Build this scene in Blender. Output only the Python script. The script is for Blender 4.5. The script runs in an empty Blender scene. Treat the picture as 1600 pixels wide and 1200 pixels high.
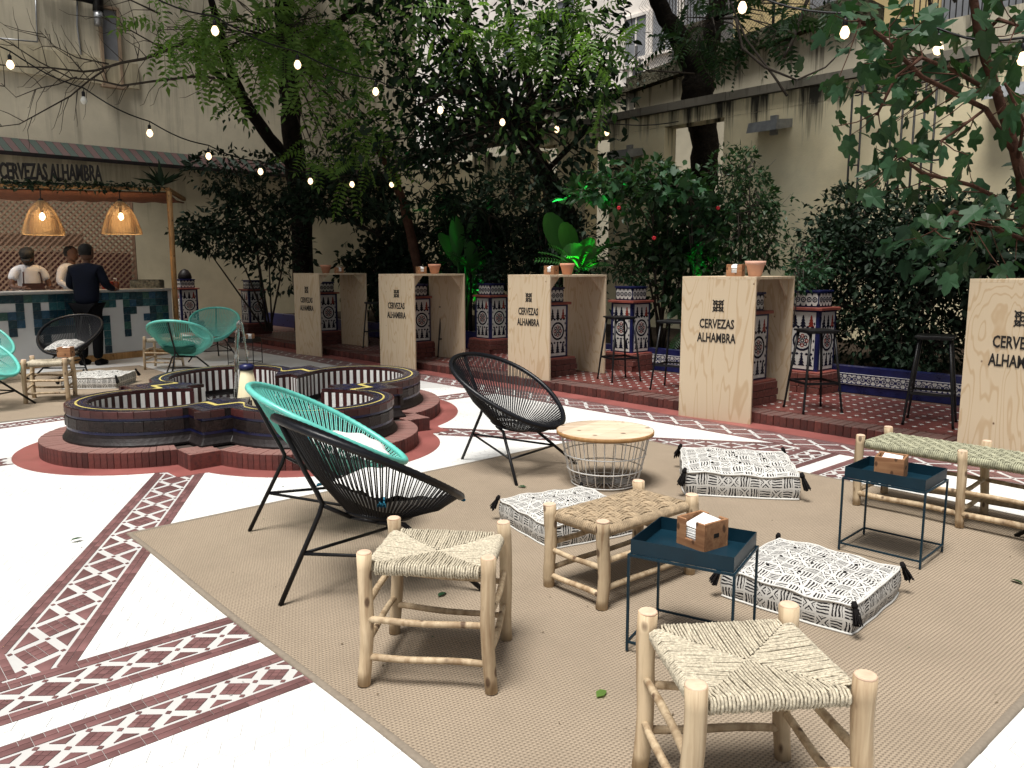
import bpy, math, random
import numpy as np
from mathutils import Vector, Matrix
R = math.radians
random.seed(7); rng = np.random.default_rng(7)
sc = bpy.context.scene
col = sc.collection
# ------------------------------------------------------------------ camera
HC = 1.42; FPX = 1248.0; PITCH = math.atan(180 / FPX)
cam = bpy.data.cameras.new('camera'); camo = bpy.data.objects.new('camera', cam); col.objects.link(camo)
camo.location = (0, 0, HC); camo.rotation_euler = (math.pi / 2 - PITCH, 0, 0)
cam.sensor_width = 36; cam.lens = 36 * FPX / 1600; cam.clip_start = .05; cam.clip_end = 400
sc.camera = camo
# ------------------------------------------------------------------ light
SUN_EL = R(71); SUN_AZ = math.atan2(-0.85, -0.50)      # from the left, behind the camera
w = bpy.data.worlds.new('World'); sc.world = w; w.use_nodes = True
nt = w.node_tree; nt.nodes.clear()
sky = nt.nodes.new('ShaderNodeTexSky'); sky.sky_type = 'NISHITA'; sky.sun_disc = False
sky.sun_elevation = SUN_EL; sky.sun_rotation = math.pi / 2 - SUN_AZ; sky.air_density = 1.0; sky.dust_density = 4.0; sky.ozone_density = 1.0
hs = nt.nodes.new('ShaderNodeHueSaturation'); hs.inputs['Saturation'].default_value = .22   # a bright cloud layer
bg = nt.nodes.new('ShaderNodeBackground'); bg.inputs['Strength'].default_value = .058
wo = nt.nodes.new('ShaderNodeOutputWorld')
nt.links.new(sky.outputs[0], hs.inputs['Color']); nt.links.new(hs.outputs[0], bg.inputs[0]); nt.links.new(bg.outputs[0], wo.inputs[0])
sl = bpy.data.lights.new('sun', 'SUN'); sl.energy = 3.3; sl.angle = R(22); sl.color = (1, .965, .91)
so = bpy.data.objects.new('sun', sl); col.objects.link(so)
sd = Vector((math.cos(SUN_AZ) * math.cos(SUN_EL), math.sin(SUN_AZ) * math.cos(SUN_EL), math.sin(SUN_EL)))
so.rotation_euler = sd.to_track_quat('Z', 'Y').to_euler()
vs = sc.view_settings; vs.view_transform = 'Standard'; vs.look = 'None'; vs.gamma = 1; vs.exposure = 0.68; vs.use_curve_mapping = False
sc.render.engine = 'CYCLES'

# ------------------------------------------------------------------ geometry helpers
U = np.array((.667, -.745)); V = np.array((.745, .667))
def W(a, b, z=0.0):                      # courtyard coordinates -> world
    p = a * U + b * V; return Vector((p[0], p[1], z))
YAW_U = math.atan2(U[1], U[0])
def ray(px, py):
    x = (px - 800) / FPX; y = (600 - py) / FPX
    return x, math.cos(PITCH) + y * math.sin(PITCH), -math.sin(PITCH) + y * math.cos(PITCH)
def G(px, py, z=0.0):                    # the point of height z seen at a pixel of the photograph
    x, y, d = ray(px, py); t = (z - HC) / d; return Vector((x * t, y * t, z))
def D(px, py, Y):                        # the point at distance Y seen at a pixel
    x, y, d = ray(px, py); t = Y / y; return Vector((x * t, Y, HC + d * t))

class MB:
    def __init__(s): s.v = []; s.f = []; s.m = []; s.sm = []; s.uv = None
    def add(s, vs, fs, m=0, sm=False):
        o = len(s.v); s.v += [tuple(p) for p in vs]
        for f in fs: s.f.append(tuple(i + o for i in f)); s.m.append(m); s.sm.append(sm)
    def box(s, c, d, rz=0, m=0, rx=0, ry=0):
        hx, hy, hz = d[0] / 2, d[1] / 2, d[2] / 2
        M = Matrix.Translation(Vector(c)) @ Matrix.Rotation(rz, 4, 'Z') @ Matrix.Rotation(ry, 4, 'Y') @ Matrix.Rotation(rx, 4, 'X')
        vs = [M @ Vector((x, y, z)) for x in (-hx, hx) for y in (-hy, hy) for z in (-hz, hz)]
        s.add(vs, [(0, 1, 3, 2), (4, 6, 7, 5), (0, 4, 5, 1), (2, 3, 7, 6), (0, 2, 6, 4), (1, 5, 7, 3)], m)
    def bbox(s, c, d, bev=.004, rz=0, m=0):          # box with chamfered vertical and top edges
        hx, hy, hz = d[0] / 2, d[1] / 2, d[2] / 2; b = min(bev, hx * .45, hy * .45, hz * .45)
        M = Matrix.Translation(Vector(c)) @ Matrix.Rotation(rz, 4, 'Z')
        ring = lambda x, y, z: [(x - b, -y, z), (x, -y + b, z), (x, y - b, z), (x - b, y, z), (-x + b, y, z), (-x, y - b, z), (-x, -y + b, z), (-x + b, -y, z)]
        L = ring(hx, hy, -hz) + ring(hx, hy, hz - b) + ring(hx - b, hy - b, hz)
        fs = [tuple(range(7, -1, -1)), tuple(range(16, 24))]
        for k in (0, 8):
            for i in range(8): j = (i + 1) % 8; fs.append((k + i, k + j, k + 8 + j, k + 8 + i))
        s.add([M @ Vector(p) for p in L], fs, m)
    def tube(s, P, r, n=6, m=0, closed=False, caps=True, sm=True, bump=0):
        P = [Vector(p) for p in P]; N = len(P)
        if N < 2: return
        rr = r if isinstance(r, (list, tuple)) else [r] * N
        vs = []; up = None
        for i, p in enumerate(P):
            if closed: t = P[(i + 1) % N] - P[i - 1]
            else: t = P[min(i + 1, N - 1)] - P[max(i - 1, 0)]
            if t.length < 1e-9: t = Vector((0, 0, 1))
            t.normalize()
            if up is None:
                up = Vector((0, 0, 1)) if abs(t.z) < .9 else Vector((1, 0, 0))
            x = up - t * up.dot(t)
            if x.length < 1e-6: x = t.orthogonal()
            x.normalize(); y = t.cross(x); up = x
            for k in range(n):
                a = 2 * math.pi * k / n; q = rr[i] * (1 + (random.uniform(-bump, bump) if bump else 0))
                vs.append(p + x * (math.cos(a) * q) + y * (math.sin(a) * q))
        fs = []
        for i in range(N if closed else N - 1):
            j = (i + 1) % N
            for k in range(n):
                l = (k + 1) % n; fs.append((i * n + k, i * n + l, j * n + l, j * n + k))
        s.add(vs, fs, m, sm)
        if caps and not closed:
            o = len(s.v) - N * n
            s.f.append(tuple(o + k for k in range(n - 1, -1, -1))); s.m.append(m); s.sm.append(False)
            s.f.append(tuple(o + (N - 1) * n + k for k in range(n))); s.m.append(m); s.sm.append(False)
    def lathe(s, prof, n=24, c=(0, 0, 0), m=0, sm=True, bot=True, top=True):
        vs = []
        for r, z in prof:
            for k in range(n):
                a = 2 * math.pi * k / n; vs.append((c[0] + r * math.cos(a), c[1] + r * math.sin(a), c[2] + z))
        fs = []
        for i in range(len(prof) - 1):
            for k in range(n):
                l = (k + 1) % n; fs.append((i * n + k, i * n + l, (i + 1) * n + l, (i + 1) * n + k))
        s.add(vs, fs, m, sm); o = len(s.v) - len(vs)
        if bot and prof[0][0] > 1e-4: s.f.append(tuple(o + k for k in range(n - 1, -1, -1))); s.m.append(m); s.sm.append(False)
        if top and prof[-1][0] > 1e-4: s.f.append(tuple(o + (len(prof) - 1) * n + k for k in range(n))); s.m.append(m); s.sm.append(False)
    def prism(s, poly, z0, z1, m=0, top=True):        # poly: list of (x, y), counter-clockwise
        n = len(poly); vs = [(p[0], p[1], z0) for p in poly] + [(p[0], p[1], z1) for p in poly]
        fs = [(i, (i + 1) % n, n + (i + 1) % n, n + i) for i in range(n)]
        if top: fs.append(tuple(range(n, 2 * n)))
        s.add(vs, fs, m)
    def data(s, name, mats):
        me = bpy.data.meshes.new(name); me.from_pydata(s.v, [], s.f); me.update()
        for mm in (mats if isinstance(mats, (list, tuple)) else [mats]): me.materials.append(mm)
        me.polygons.foreach_set('material_index', s.m); me.polygons.foreach_set('use_smooth', s.sm)
        if s.uv is not None:
            u = me.uv_layers.new(name='uv'); u.data.foreach_set('uv', np.array(s.uv, 'f').ravel())
        return me

def ob(name, me, parent=None, loc=None, rz=None, kind=None, label=None):
    o = bpy.data.objects.new(name, me); col.objects.link(o)
    if parent is not None: o.parent = parent
    if loc is not None: o.location = loc
    if rz is not None: o.rotation_euler = (0, 0, rz)
    if kind: o['kind'] = kind
    if label: o['label'] = label
    return o
def obj(name, mb, mats, parent=None, **k): return ob(name, mb.data(name, mats), parent, **k)
def tag(o, label, cat, group=None):
    o['label'] = label; o['category'] = cat
    if group: o['group'] = group
    return o
def thing(name, label, cat, loc=(0, 0, 0), rz=0, group=None):
    o = bpy.data.objects.new(name, None); col.objects.link(o); o.empty_display_size = .1
    o.location = loc; o.rotation_euler = (0, 0, rz); return tag(o, label, cat, group)
def dup(root, loc, rz, label, group=None, scale=None):
    def cp(o, par):
        c = o.copy(); col.objects.link(c)
        if par is not None: c.parent = par
        for ch in kids.get(o.name, []): cp(ch, c)
        return c
    kids = {}
    for o in root.children_recursive: kids.setdefault(o.parent.name, []).append(o)
    c = cp(root, None); c.location = loc; c.rotation_euler = (0, 0, rz); c['label'] = label
    if scale: c.scale = scale
    if group: c['group'] = group
    return c
def struct(name, mb, mats, parent=None, **k):
    o = obj(name, mb, mats, parent, **k)
    if parent is None: o['kind'] = 'structure'
    return o

# ------------------------------------------------------------------ materials
class N:
    def __init__(s, name):
        s.mat = bpy.data.materials.new(name); s.mat.use_nodes = True; s.t = s.mat.node_tree; s.t.nodes.clear()
        s.b = s.n('ShaderNodeBsdfPrincipled'); s.o = s.n('ShaderNodeOutputMaterial'); s.l(s.b.outputs[0], s.o.inputs[0])
        s.tc = s.n('ShaderNodeTexCoord')
    def n(s, t, **k):
        x = s.t.nodes.new(t)
        for a, b in k.items(): setattr(x, a, b)
        return x
    def l(s, a, b): s.t.links.new(a, b)
    def val(s, v, inp):
        if hasattr(v, 'is_linked') or hasattr(v, 'links'): s.l(v, inp)
        else: inp.default_value = v
    def math(s, op, a, b=0.0, c=None, clamp=False):
        x = s.n('ShaderNodeMath', operation=op, use_clamp=clamp); s.val(a, x.inputs[0]); s.val(b, x.inputs[1])
        if c is not None: s.val(c, x.inputs[2])
        return x.outputs[0]
    def noise(s, vec, scale, detail=4, rough=.55, dist=0):
        x = s.n('ShaderNodeTexNoise'); s.l(vec, x.inputs['Vector']); x.inputs['Scale'].default_value = scale
        x.inputs['Detail'].default_value = detail; x.inputs['Roughness'].default_value = rough; x.inputs['Distortion'].default_value = dist
        return x.outputs[0]
    def map(s, vec, scale=(1, 1, 1), rot=(0, 0, 0), loc=(0, 0, 0)):
        x = s.n('ShaderNodeMapping'); s.l(vec, x.inputs[0]); x.inputs['Scale'].default_value = scale
        x.inputs['Rotation'].default_value = rot; x.inputs['Location'].default_value = loc; return x.outputs[0]
    def ramp(s, f, *st):
        x = s.n('ShaderNodeValToRGB'); s.l(f, x.inputs[0]); e = x.color_ramp.elements
        while len(e) < len(st): e.new(.5)
        for i, (p, c) in enumerate(st):
            e[i].position = p; e[i].color = (c[0], c[1], c[2], 1) if hasattr(c, '__len__') else (c, c, c, 1)
        return x.outputs[0]
    def mix(s, f, a, b, t='MIX'):
        x = s.n('ShaderNodeMix', data_type='RGBA', blend_type=t); s.val(f, x.inputs['Factor'])
        for v, i in ((a, x.inputs['A']), (b, x.inputs['B'])):
            if hasattr(v, '__len__') and not hasattr(v, 'links'): i.default_value = (v[0], v[1], v[2], 1)
            else: s.l(v, i)
        return x.outputs['Result']
    def bump(s, h, strength=.3, dist=.01):
        x = s.n('ShaderNodeBump'); x.inputs['Strength'].default_value = strength; x.inputs['Distance'].default_value = dist
        s.l(h, x.inputs['Height']); s.l(x.outputs[0], s.b.inputs['Normal'])
    def fin(s, color=None, rough=.6, spec=.3, metal=0):
        if color is not None: s.val((color[0], color[1], color[2], 1) if hasattr(color, '__len__') else color, s.b.inputs['Base Color'])
        s.val(rough, s.b.inputs['Roughness']); s.b.inputs['Specular IOR Level'].default_value = spec; s.b.inputs['Metallic'].default_value = metal
        return s.mat
    def objrand(s):
        return s.n('ShaderNodeObjectInfo').outputs['Random']

def plain(name, c, rough=.6, var=.25, scale=8, bump=.15, bd=.004, spec=.3, metal=0, rnd=0.0, sc2=60):
    n = N(name); P = n.tc.outputs['Object']
    f = n.noise(P, scale, 5); f2 = n.noise(P, sc2, 3)
    k = n.ramp(f, (.3, 1 - var), (.7, 1 + var * .6))
    colr = n.mix(1.0, c, k, 'MULTIPLY')
    if rnd:
        q = n.math('MULTIPLY_ADD', n.objrand(), 2 * rnd, 1 - rnd); cc = n.n('ShaderNodeCombineColor'); [n.l(q, cc.inputs[i]) for i in range(3)]
        colr = n.mix(1.0, colr, cc.outputs[0], 'MULTIPLY')
    if bump: n.bump(f2, bump, bd)
    r = n.math('MULTIPLY_ADD', f, .25, rough - .12)
    return n.fin(colr, r, spec, metal)

def m_leaf(name, c, c2, trans=.35, rough=.42):
    n = N(name); g = n.n('ShaderNodeNewGeometry')
    f = g.outputs['Random Per Island']; p = n.noise(n.tc.outputs['Object'], .9, 2)
    k = n.math('ADD', n.math('MULTIPLY', f, .6), n.math('MULTIPLY', p, .4))
    cl = n.mix(k, c, c2)
    n.fin(cl, rough, .2)
    t = n.n('ShaderNodeBsdfTranslucent'); n.l(n.mix(1.0, cl, (1.3, 1.5, .6), 'MULTIPLY'), t.inputs[0])
    ms = n.n('ShaderNodeMixShader'); ms.inputs[0].default_value = trans; n.l(n.b.outputs[0], ms.inputs[1]); n.l(t.outputs[0], ms.inputs[2])
    n.l(ms.outputs[0], n.o.inputs[0]); return n.mat

def m_wall(name, base, stain, top, depth, base2=None):
    """plaster with patches, cracks and black rain streaks running down from the coping"""
    n = N(name); P = n.tc.outputs['Object']; sx = n.n('ShaderNodeSeparateXYZ'); n.l(P, sx.inputs[0])
    f = n.noise(P, .55, 6, .6); f2 = n.noise(P, 3, 6, .65); f3 = n.noise(P, 40, 3)
    c = n.mix(n.ramp(f, (.35, 0), (.68, 1)), base, base2 or [x * .72 for x in base])
    c = n.mix(n.math('MULTIPLY', n.ramp(f2, (.45, 0), (.75, 1)), .35), c, [x * .62 for x in base])
    st = n.noise(n.map(P, (2.6, 2.6, .16)), 1.3, 4, .7); st2 = n.noise(n.map(P, (14, 14, .35)), 1.2, 3, .6)
    d = n.math('DIVIDE', n.math('SUBTRACT', top, sx.outputs[2]), depth, clamp=True)
    thr = n.math('MULTIPLY_ADD', d, .30, .43)
    m = n.math('MULTIPLY', n.math('SUBTRACT', n.math('MULTIPLY_ADD', st2, .18, n.math('MULTIPLY', st, .82)), thr), 9, clamp=True)
    m = n.math('MULTIPLY', m, stain)
    c = n.mix(m, c, (.035, .034, .03))
    n.bump(n.math('ADD', f3, n.math('MULTIPLY', f2, .8)), .25, .012)
    return n.fin(c, .9, .15)

def m_ply(name, a, b):
    n = N(name); P = n.tc.outputs['Object']
    big = n.noise(n.map(P, (1.4, 1.4, .35)), 1.6, 3, .5, .6)
    oi = n.objrand()
    off = n.n('ShaderNodeCombineXYZ'); n.l(n.math('MULTIPLY', oi, 37), off.inputs[0]); n.l(n.math('MULTIPLY', oi, 11), off.inputs[2])
    va = n.n('ShaderNodeVectorMath', operation='ADD'); n.l(P, va.inputs[0]); n.l(off.outputs[0], va.inputs[1])
    big = n.noise(n.map(va.outputs[0], (1.6, 1.6, .33)), 1.9, 3, .5, .5)
    w_ = n.math('SINE', n.math('MULTIPLY', big, 95)); w2 = n.ramp(w_, (.55, 0), (.97, 1))
    fine = n.noise(n.map(va.outputs[0], (60, 60, 1.5)), 2, 3)
    c = n.mix(n.math('MULTIPLY', w2, .62), a, b)
    c = n.mix(n.math('MULTIPLY', fine, .35), c, [x * .8 for x in a])
    kn = n.n('ShaderNodeTexVoronoi'); n.l(n.map(va.outputs[0], (1, 1, .8)), kn.inputs['Vector']); kn.inputs['Scale'].default_value = 7.5
    spot = n.ramp(kn.outputs['Distance'], (.03, 1), (.075, 0)); gate = n.ramp(kn.outputs['Color'], (.5, 0), (.52, 1))
    c = n.mix(n.math('MULTIPLY', spot, gate), c, (.12, .06, .03))
    n.bump(w2, .08, .002)
    return n.fin(c, .62, .25)

def m_wood(name, a, b, scale=1.0, axis='Z', rough=.6):
    n = N(name); P = n.tc.outputs['Object']; s = {'Z': (14, 14, 1.2), 'X': (1.2, 14, 14), 'Y': (14, 1.2, 14)}[axis]
    f = n.noise(n.map(P, [x * scale for x in s]), 2.2, 5, .6, .5); f2 = n.noise(P, 5 * scale, 3)
    c = n.mix(n.ramp(f, (.40, 0), (.66, 1)), a, b); c = n.mix(n.ramp(f2, (.5, 0), (.8, .55)), c, [x * .55 for x in b])
    q = n.math('MULTIPLY_ADD', n.objrand(), .3, .82); cc = n.n('ShaderNodeCombineColor'); [n.l(q, cc.inputs[i]) for i in range(3)]
    c = n.mix(1.0, c, cc.outputs[0], 'MULTIPLY')
    kn = n.n('ShaderNodeTexVoronoi'); n.l(n.map(P, (1, 1, .55)), kn.inputs['Vector']); kn.inputs['Scale'].default_value = 17 * scale
    c = n.mix(n.ramp(kn.outputs['Distance'], (.13, .85), (.22, 0)), c, (.07, .035, .02))
    n.bump(f, .3, .003); return n.fin(c, rough, .25)

def m_rug(name, a, b):
    n = N(name); P = n.tc.outputs['Object']; sx = n.n('ShaderNodeSeparateXYZ'); n.l(P, sx.inputs[0])
    wob = n.noise(P, 9, 3); wx = n.math('MULTIPLY_ADD', wob, .010, sx.outputs[0]); wy = n.math('MULTIPLY_ADD', wob, .010, sx.outputs[1])
    row = n.math('MULTIPLY', wx, 2 * math.pi / .0135)
    rs = n.math('SINE', row)
    st = n.math('SINE', n.math('ADD', n.math('MULTIPLY', wy, 2 * math.pi / .014), n.math('MULTIPLY', n.math('FLOOR', n.math('DIVIDE', row, 2 * math.pi)), math.pi)))
    h = n.math('MULTIPLY_ADD', rs, .5, n.math('MULTIPLY', st, .45))
    f = n.noise(P, 2.2, 5, .6); g = n.noise(P, 160, 3, .7); g2 = n.noise(n.map(P, (8, 90, 1)), 2, 3)
    c = n.mix(n.ramp(n.math('MULTIPLY_ADD', h, .42, .5), (.05, 0), (.62, 1)), b, a)
    c = n.mix(n.math('MULTIPLY', n.ramp(g, (.35, 0), (.7, 1)), .35), c, [x * .55 for x in a])
    c = n.mix(n.math('MULTIPLY', g2, .25), c, [x * 1.35 for x in a])
    c = n.mix(n.math('MULTIPLY', n.ramp(f, (.4, 0), (.75, 1)), .45), c, [x * .55 for x in a])
    n.bump(h, .55, .004); return n.fin(c, .95, .08)

def m_kuba(name):
    """white cotton printed with black dashes: cells of strokes, turned cell by cell, some with crosses (flat print)"""
    n = N(name); uv = n.n('ShaderNodeUVMap').outputs[0]; P = uv
    wv = n.n('ShaderNodeTexNoise'); n.l(P, wv.inputs[0]); wv.inputs['Scale'].default_value = 22; wv.inputs['Detail'].default_value = 2
    ad = n.n('ShaderNodeVectorMath', operation='SCALE'); n.l(wv.outputs['Color'], ad.inputs[0]); ad.inputs['Scale'].default_value = .022
    va = n.n('ShaderNodeVectorMath', operation='ADD'); n.l(P, va.inputs[0]); n.l(ad.outputs[0], va.inputs[1])
    sx = n.n('ShaderNodeSeparateXYZ'); n.l(va.outputs[0], sx.inputs[0])
    cx = n.math('DIVIDE', sx.outputs[0], .062); cy = n.math('DIVIDE', sx.outputs[1], .075)
    ix, iy = n.math('FLOOR', cx), n.math('FLOOR', cy); fx, fy = n.math('FRACT', cx), n.math('FRACT', cy)
    cb = n.n('ShaderNodeCombineXYZ'); n.l(ix, cb.inputs[0]); n.l(iy, cb.inputs[1])
    wn = n.n('ShaderNodeTexWhiteNoise', noise_dimensions='2D'); n.l(cb.outputs[0], wn.inputs['Vector']); h = wn.outputs['Value']
    chk = n.math('MODULO', n.math('ABSOLUTE', n.math('ADD', ix, iy)), 2.0)
    def lines(f, k): return n.math('GREATER_THAN', n.math('FRACT', n.math('MULTIPLY', f, k)), .50)
    edge = n.math('MULTIPLY', n.math('LESS_THAN', n.math('ABSOLUTE', n.math('SUBTRACT', fx, .5)), .43), n.math('LESS_THAN', n.math('ABSOLUTE', n.math('SUBTRACT', fy, .5)), .42))
    A = n.math('MULTIPLY', lines(fy, 5), edge); B = n.math('MULTIPLY', lines(fx, 4), edge)
    d1 = n.math('ABSOLUTE', n.math('SUBTRACT', fx, fy)); d2 = n.math('ABSOLUTE', n.math('SUBTRACT', n.math('ADD', fx, fy), 1))
    dm = n.math('MINIMUM', d1, d2); X = n.math('MULTIPLY', n.math('MULTIPLY', n.math('GREATER_THAN', n.math('FRACT', n.math('MULTIPLY', dm, 4.2)), .5), n.math('LESS_THAN', dm, .62)), edge)
    m = n.mix(chk, A, B); mv = n.n('ShaderNodeMix', data_type='FLOAT'); n.l(chk, mv.inputs[0]); n.l(A, mv.inputs[2]); n.l(B, mv.inputs[3])
    m2 = n.n('ShaderNodeMix', data_type='FLOAT'); n.l(n.math('GREATER_THAN', h, .68), m2.inputs[0]); n.l(mv.outputs[0], m2.inputs[2]); n.l(X, m2.inputs[3])
    wear = n.math('GREATER_THAN', n.noise(P, 90, 2), .36)
    k = n.math('MULTIPLY', m2.outputs[0], wear)
    c = n.mix(k, (.55, .54, .51), (.022, .02, .022))
    n.bump(n.noise(P, 420, 2), .35, .002); return n.fin(c, .92, .1)

def m_water():
    n = N('clear_water'); n.fin((.9, .95, .95), .02, .5); n.b.inputs['Transmission Weight'].default_value = 1; n.b.inputs['IOR'].default_value = 1.33
    n.bump(n.noise(n.tc.outputs['Object'], 14, 3), .25, .01); return n.mat
def m_emit(name, c, s):
    n = N(name); n.fin(c, .4); n.b.inputs['Emission Color'].default_value = (*c, 1); n.b.inputs['Emission Strength'].default_value = s; return n.mat
def m_fac(name, c, c2, scale=1.2): return plain(name, c, .85, .2, scale, .2, .01, .1)

def m_brick(name, c, dust=(.12, .075, .065)):
    n = N(name); P = n.tc.outputs['Object']; oi = n.objrand()
    f = n.noise(P, 30, 4); f2 = n.noise(P, 150, 2)
    q = n.ramp(oi, (0, [x * .45 for x in c]), (.35, [x * .8 for x in c]), (.7, c), (1, (c[0] * 1.25, c[1] * 1.15, c[2] * 1.1)))
    cc = n.mix(n.ramp(f, (.45, 0), (.75, .65)), q, (.03, .02, .02)); gz = n.n('ShaderNodeSeparateXYZ'); n.l(n.n('ShaderNodeNewGeometry').outputs['True Normal'], gz.inputs[0])
    cc = n.mix(n.math('MULTIPLY', n.ramp(gz.outputs[2], (.6, 0), (.9, 1)), n.math('MULTIPLY_ADD', f2, .5, .5)), cc, dust); n.bump(n.math('ADD', f, f2), .5, .006); return n.fin(cc, .75, .3)

MARB = plain('white_marble', (.71, .71, .69), .38, .10, 1.5, .04, .001, .4, rnd=.04)
MARB2 = plain('marble_joint', (.50, .495, .48), .6, .08, 2, .05, .001)
MAROON = plain('maroon_tile', (.165, .082, .080), .45, .35, 6, .1, .001, .35, rnd=.2)
REDSM = plain('red_cement', (.26, .085, .075), .42, .25, 3, .05, .002, .4)
REDT = plain('red_floor_tile', (.135, .040, .034), .4, .35, 2.5, .08, .002, .4)
BRICK = m_brick('glazed_brick', (.125, .040, .032))
BRICKF = m_brick('fountain_brick', (.12, .036, .030), (.25, .14, .12))
DARKCER = plain('dark_glazed_tile', (.011, .007, .007), .55, .6, 9, .5, .006, .3, sc2=35)
DARKCER2 = plain('dark_red_glaze', (.050, .013, .012), .4, .5, 12, .4, .005, .4, rnd=.45, sc2=40)
BLUECER = plain('cobalt_glaze', (.010, .013, .065), .3, .4, 9, .2, .003, .4)
YELCER = plain('yellow_glaze', (.62, .52, .16), .3, .2, 9, .1, .003, .5)
WHITECER = plain('white_glaze', (.52, .51, .48), .25, .12, 9, .1, .003, .5)
GREYCER = plain('grey_rim_glaze', (.035, .031, .042), .25, .5, 14, .3, .004, .55, sc2=50)
CREAM = plain('cream_cement', (.62, .55, .36), .6, .15, 6, .2, .006)
PLAST_L = m_wall('old_plaster_left', (.66, .60, .46), .3, 6.5, 5.5)
PLAST_LL = m_wall('old_plaster_lower', (.60, .53, .37), .3, 3.8, 2.5)
PLAST_R = m_wall('old_plaster_right', (.76, .69, .48), .97, 4.25, 1.5, (.68, .58, .37))
PLAST_U = m_wall('old_plaster_upper', (.58, .53, .41), .9, 5.75, 1.6)
COPING = m_wall('coping_cement', (.24, .22, .18), .5, 4.5, .6)
PLY = m_ply('pine_plywood', (.56, .45, .315), (.42, .28, .15))
PLYE = plain('plywood_edge', (.42, .27, .15), .7, .3, 40)
LOG = m_wood('peeled_log', (.56, .44, .29), (.30, .205, .12))
LOGEND = plain('cut_log_end', (.66, .47, .34), .7, .2, 30)
CEDAR = m_wood('cedar_box', (.38, .20, .10), (.25, .115, .055), 1.4, 'X')
POSTW = m_wood('orange_pine_post', (.48, .27, .11), (.34, .18, .07))
TOPW = m_wood('mango_wood', (.66, .54, .41), (.50, .37, .25), .6, 'X')
RUSH = plain('rush_straw', (.50, .445, .34), .85, .45, 130, .5, .004, .15, sc2=160)
RUSHG = plain('green_rush', (.36, .355, .25), .85, .5, 30, .5, .004, .15, sc2=160)
ROPE = plain('paper_cord', (.38, .29, .19), .85, .35, 30, .5, .004, .15, sc2=200)
BLK = plain('black_steel', (.005, .005, .006), .42, .3, 20, .05, .001, .3)
BLKCORD = plain('black_vinyl_cord', (.004, .0045, .007), .38, .2, 30, .1, .001, .3)
TEAL = plain('turquoise_vinyl_cord', (.12, .50, .43), .35, .15, 20, .05, .001, .5)
TRAYB = plain('petrol_blue_steel', (.0022, .021, .036), .4, .3, 6, .04, .001, .35)
WHITEST = plain('white_steel', (.72, .71, .68), .4, .08, 10)
KUBA = m_kuba('printed_cotton')
COTTON = plain('white_cotton', (.66, .66, .64), .9, .08, 20, .3, .002, .1)
BLKFUR = plain('black_tassel_thread', (.012, .011, .011), .95, .4, 90, .6, .01, .1)
BLUETH = plain('blue_tassel_thread', (.03, .16, .24), .9, .4, 90, .6, .01, .1)
PAPER = plain('white_paper', (.8, .8, .78), .8, .04, 20, .1)
TERRA = plain('terracotta', (.56, .27, .17), .75, .15, 12, .2, .003)
TERRAP = plain('pale_terracotta', (.62, .36, .27), .75, .12, 12, .2, .003)
INK = plain('black_ink', (.015, .013, .012), .7, .2, 30, .05)
RUG = m_rug('sisal_rug', (.36, .29, .215), (.045, .033, .024))
RUGB = plain('rug_binding', (.22, .185, .145), .9, .15, 60, .4, .003, .1)
BARK = plain('dark_bark', (.016, .013, .010), .95, .5, 7, 1.0, .05, .1, sc2=18)
BARKR = plain('reddish_bark', (.075, .038, .026), .9, .4, 9, .7, .02, .1, sc2=25)
TWIG = plain('grey_twig', (.045, .036, .028), .9, .3, 20, .3)
SOIL = plain('garden_soil', (.028, .020, .014), .95, .5, 3, .9, .05, .1, sc2=15)
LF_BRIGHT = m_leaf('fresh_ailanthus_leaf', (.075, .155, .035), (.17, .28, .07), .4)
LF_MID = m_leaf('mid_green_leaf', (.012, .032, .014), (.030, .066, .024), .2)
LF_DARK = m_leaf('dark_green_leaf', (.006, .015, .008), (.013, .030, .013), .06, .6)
LF_FIG = m_leaf('fig_leaf', (.018, .050, .026), (.034, .085, .036), .18, .5)
LF_BAN = m_leaf('banana_leaf', (.030, .11, .030), (.050, .15, .040), .35, .35)
LF_OLD = m_leaf('rusty_dead_leaf', (.12, .05, .02), (.2, .09, .03), .2)
GAL = plain('galvanised_steel', (.34, .35, .36), .45, .25, 9, .1, .002, .5, .7)
GLASS = m_emit('lamp_diffuser', (.55, .55, .52), 0)
BULB = m_emit('lit_bulb', (1.0, .70, .40), 1.8)
IRON = plain('wrought_iron', (.010, .010, .010), .6, .3, 20, .2, .002)
DSTONE = plain('mossy_coping', (.07, .065, .045), .95, .6, 4, 1.0, .05, .1, sc2=14)
SKIN = plain('dark_skin', (.10, .048, .030), .55, .1, 10, .05)
SHIRT = plain('white_shirt', (.62, .60, .60), .85, .08, 10, .3, .004, .1)
APRON = plain('brown_apron', (.055, .024, .02), .85, .2, 10, .3)
NAVY = plain('navy_jacket', (.004, .006, .014), .85, .3, 6, .4, .004, .15)
TROU = plain('black_trousers', (.004, .004, .005), .9, .3, 6, .3, .004, .1)
HAIR = plain('black_hair', (.008, .007, .006), .7, .3, 60, .6, .006)
REDF = plain('red_flower', (.45, .02, .03), .6, .2, 30)
YFAC = m_fac('ochre_render', (.56, .44, .23), None)
WFAC = m_fac('pale_pink_render', (.86, .80, .74), None)
SHUT = plain('grey_shutter', (.22, .23, .25), .6, .2, 4)
WINB = plain('window_dark_glass', (.03, .035, .04), .08, .2, 2, 0, .001, .6)

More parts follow.
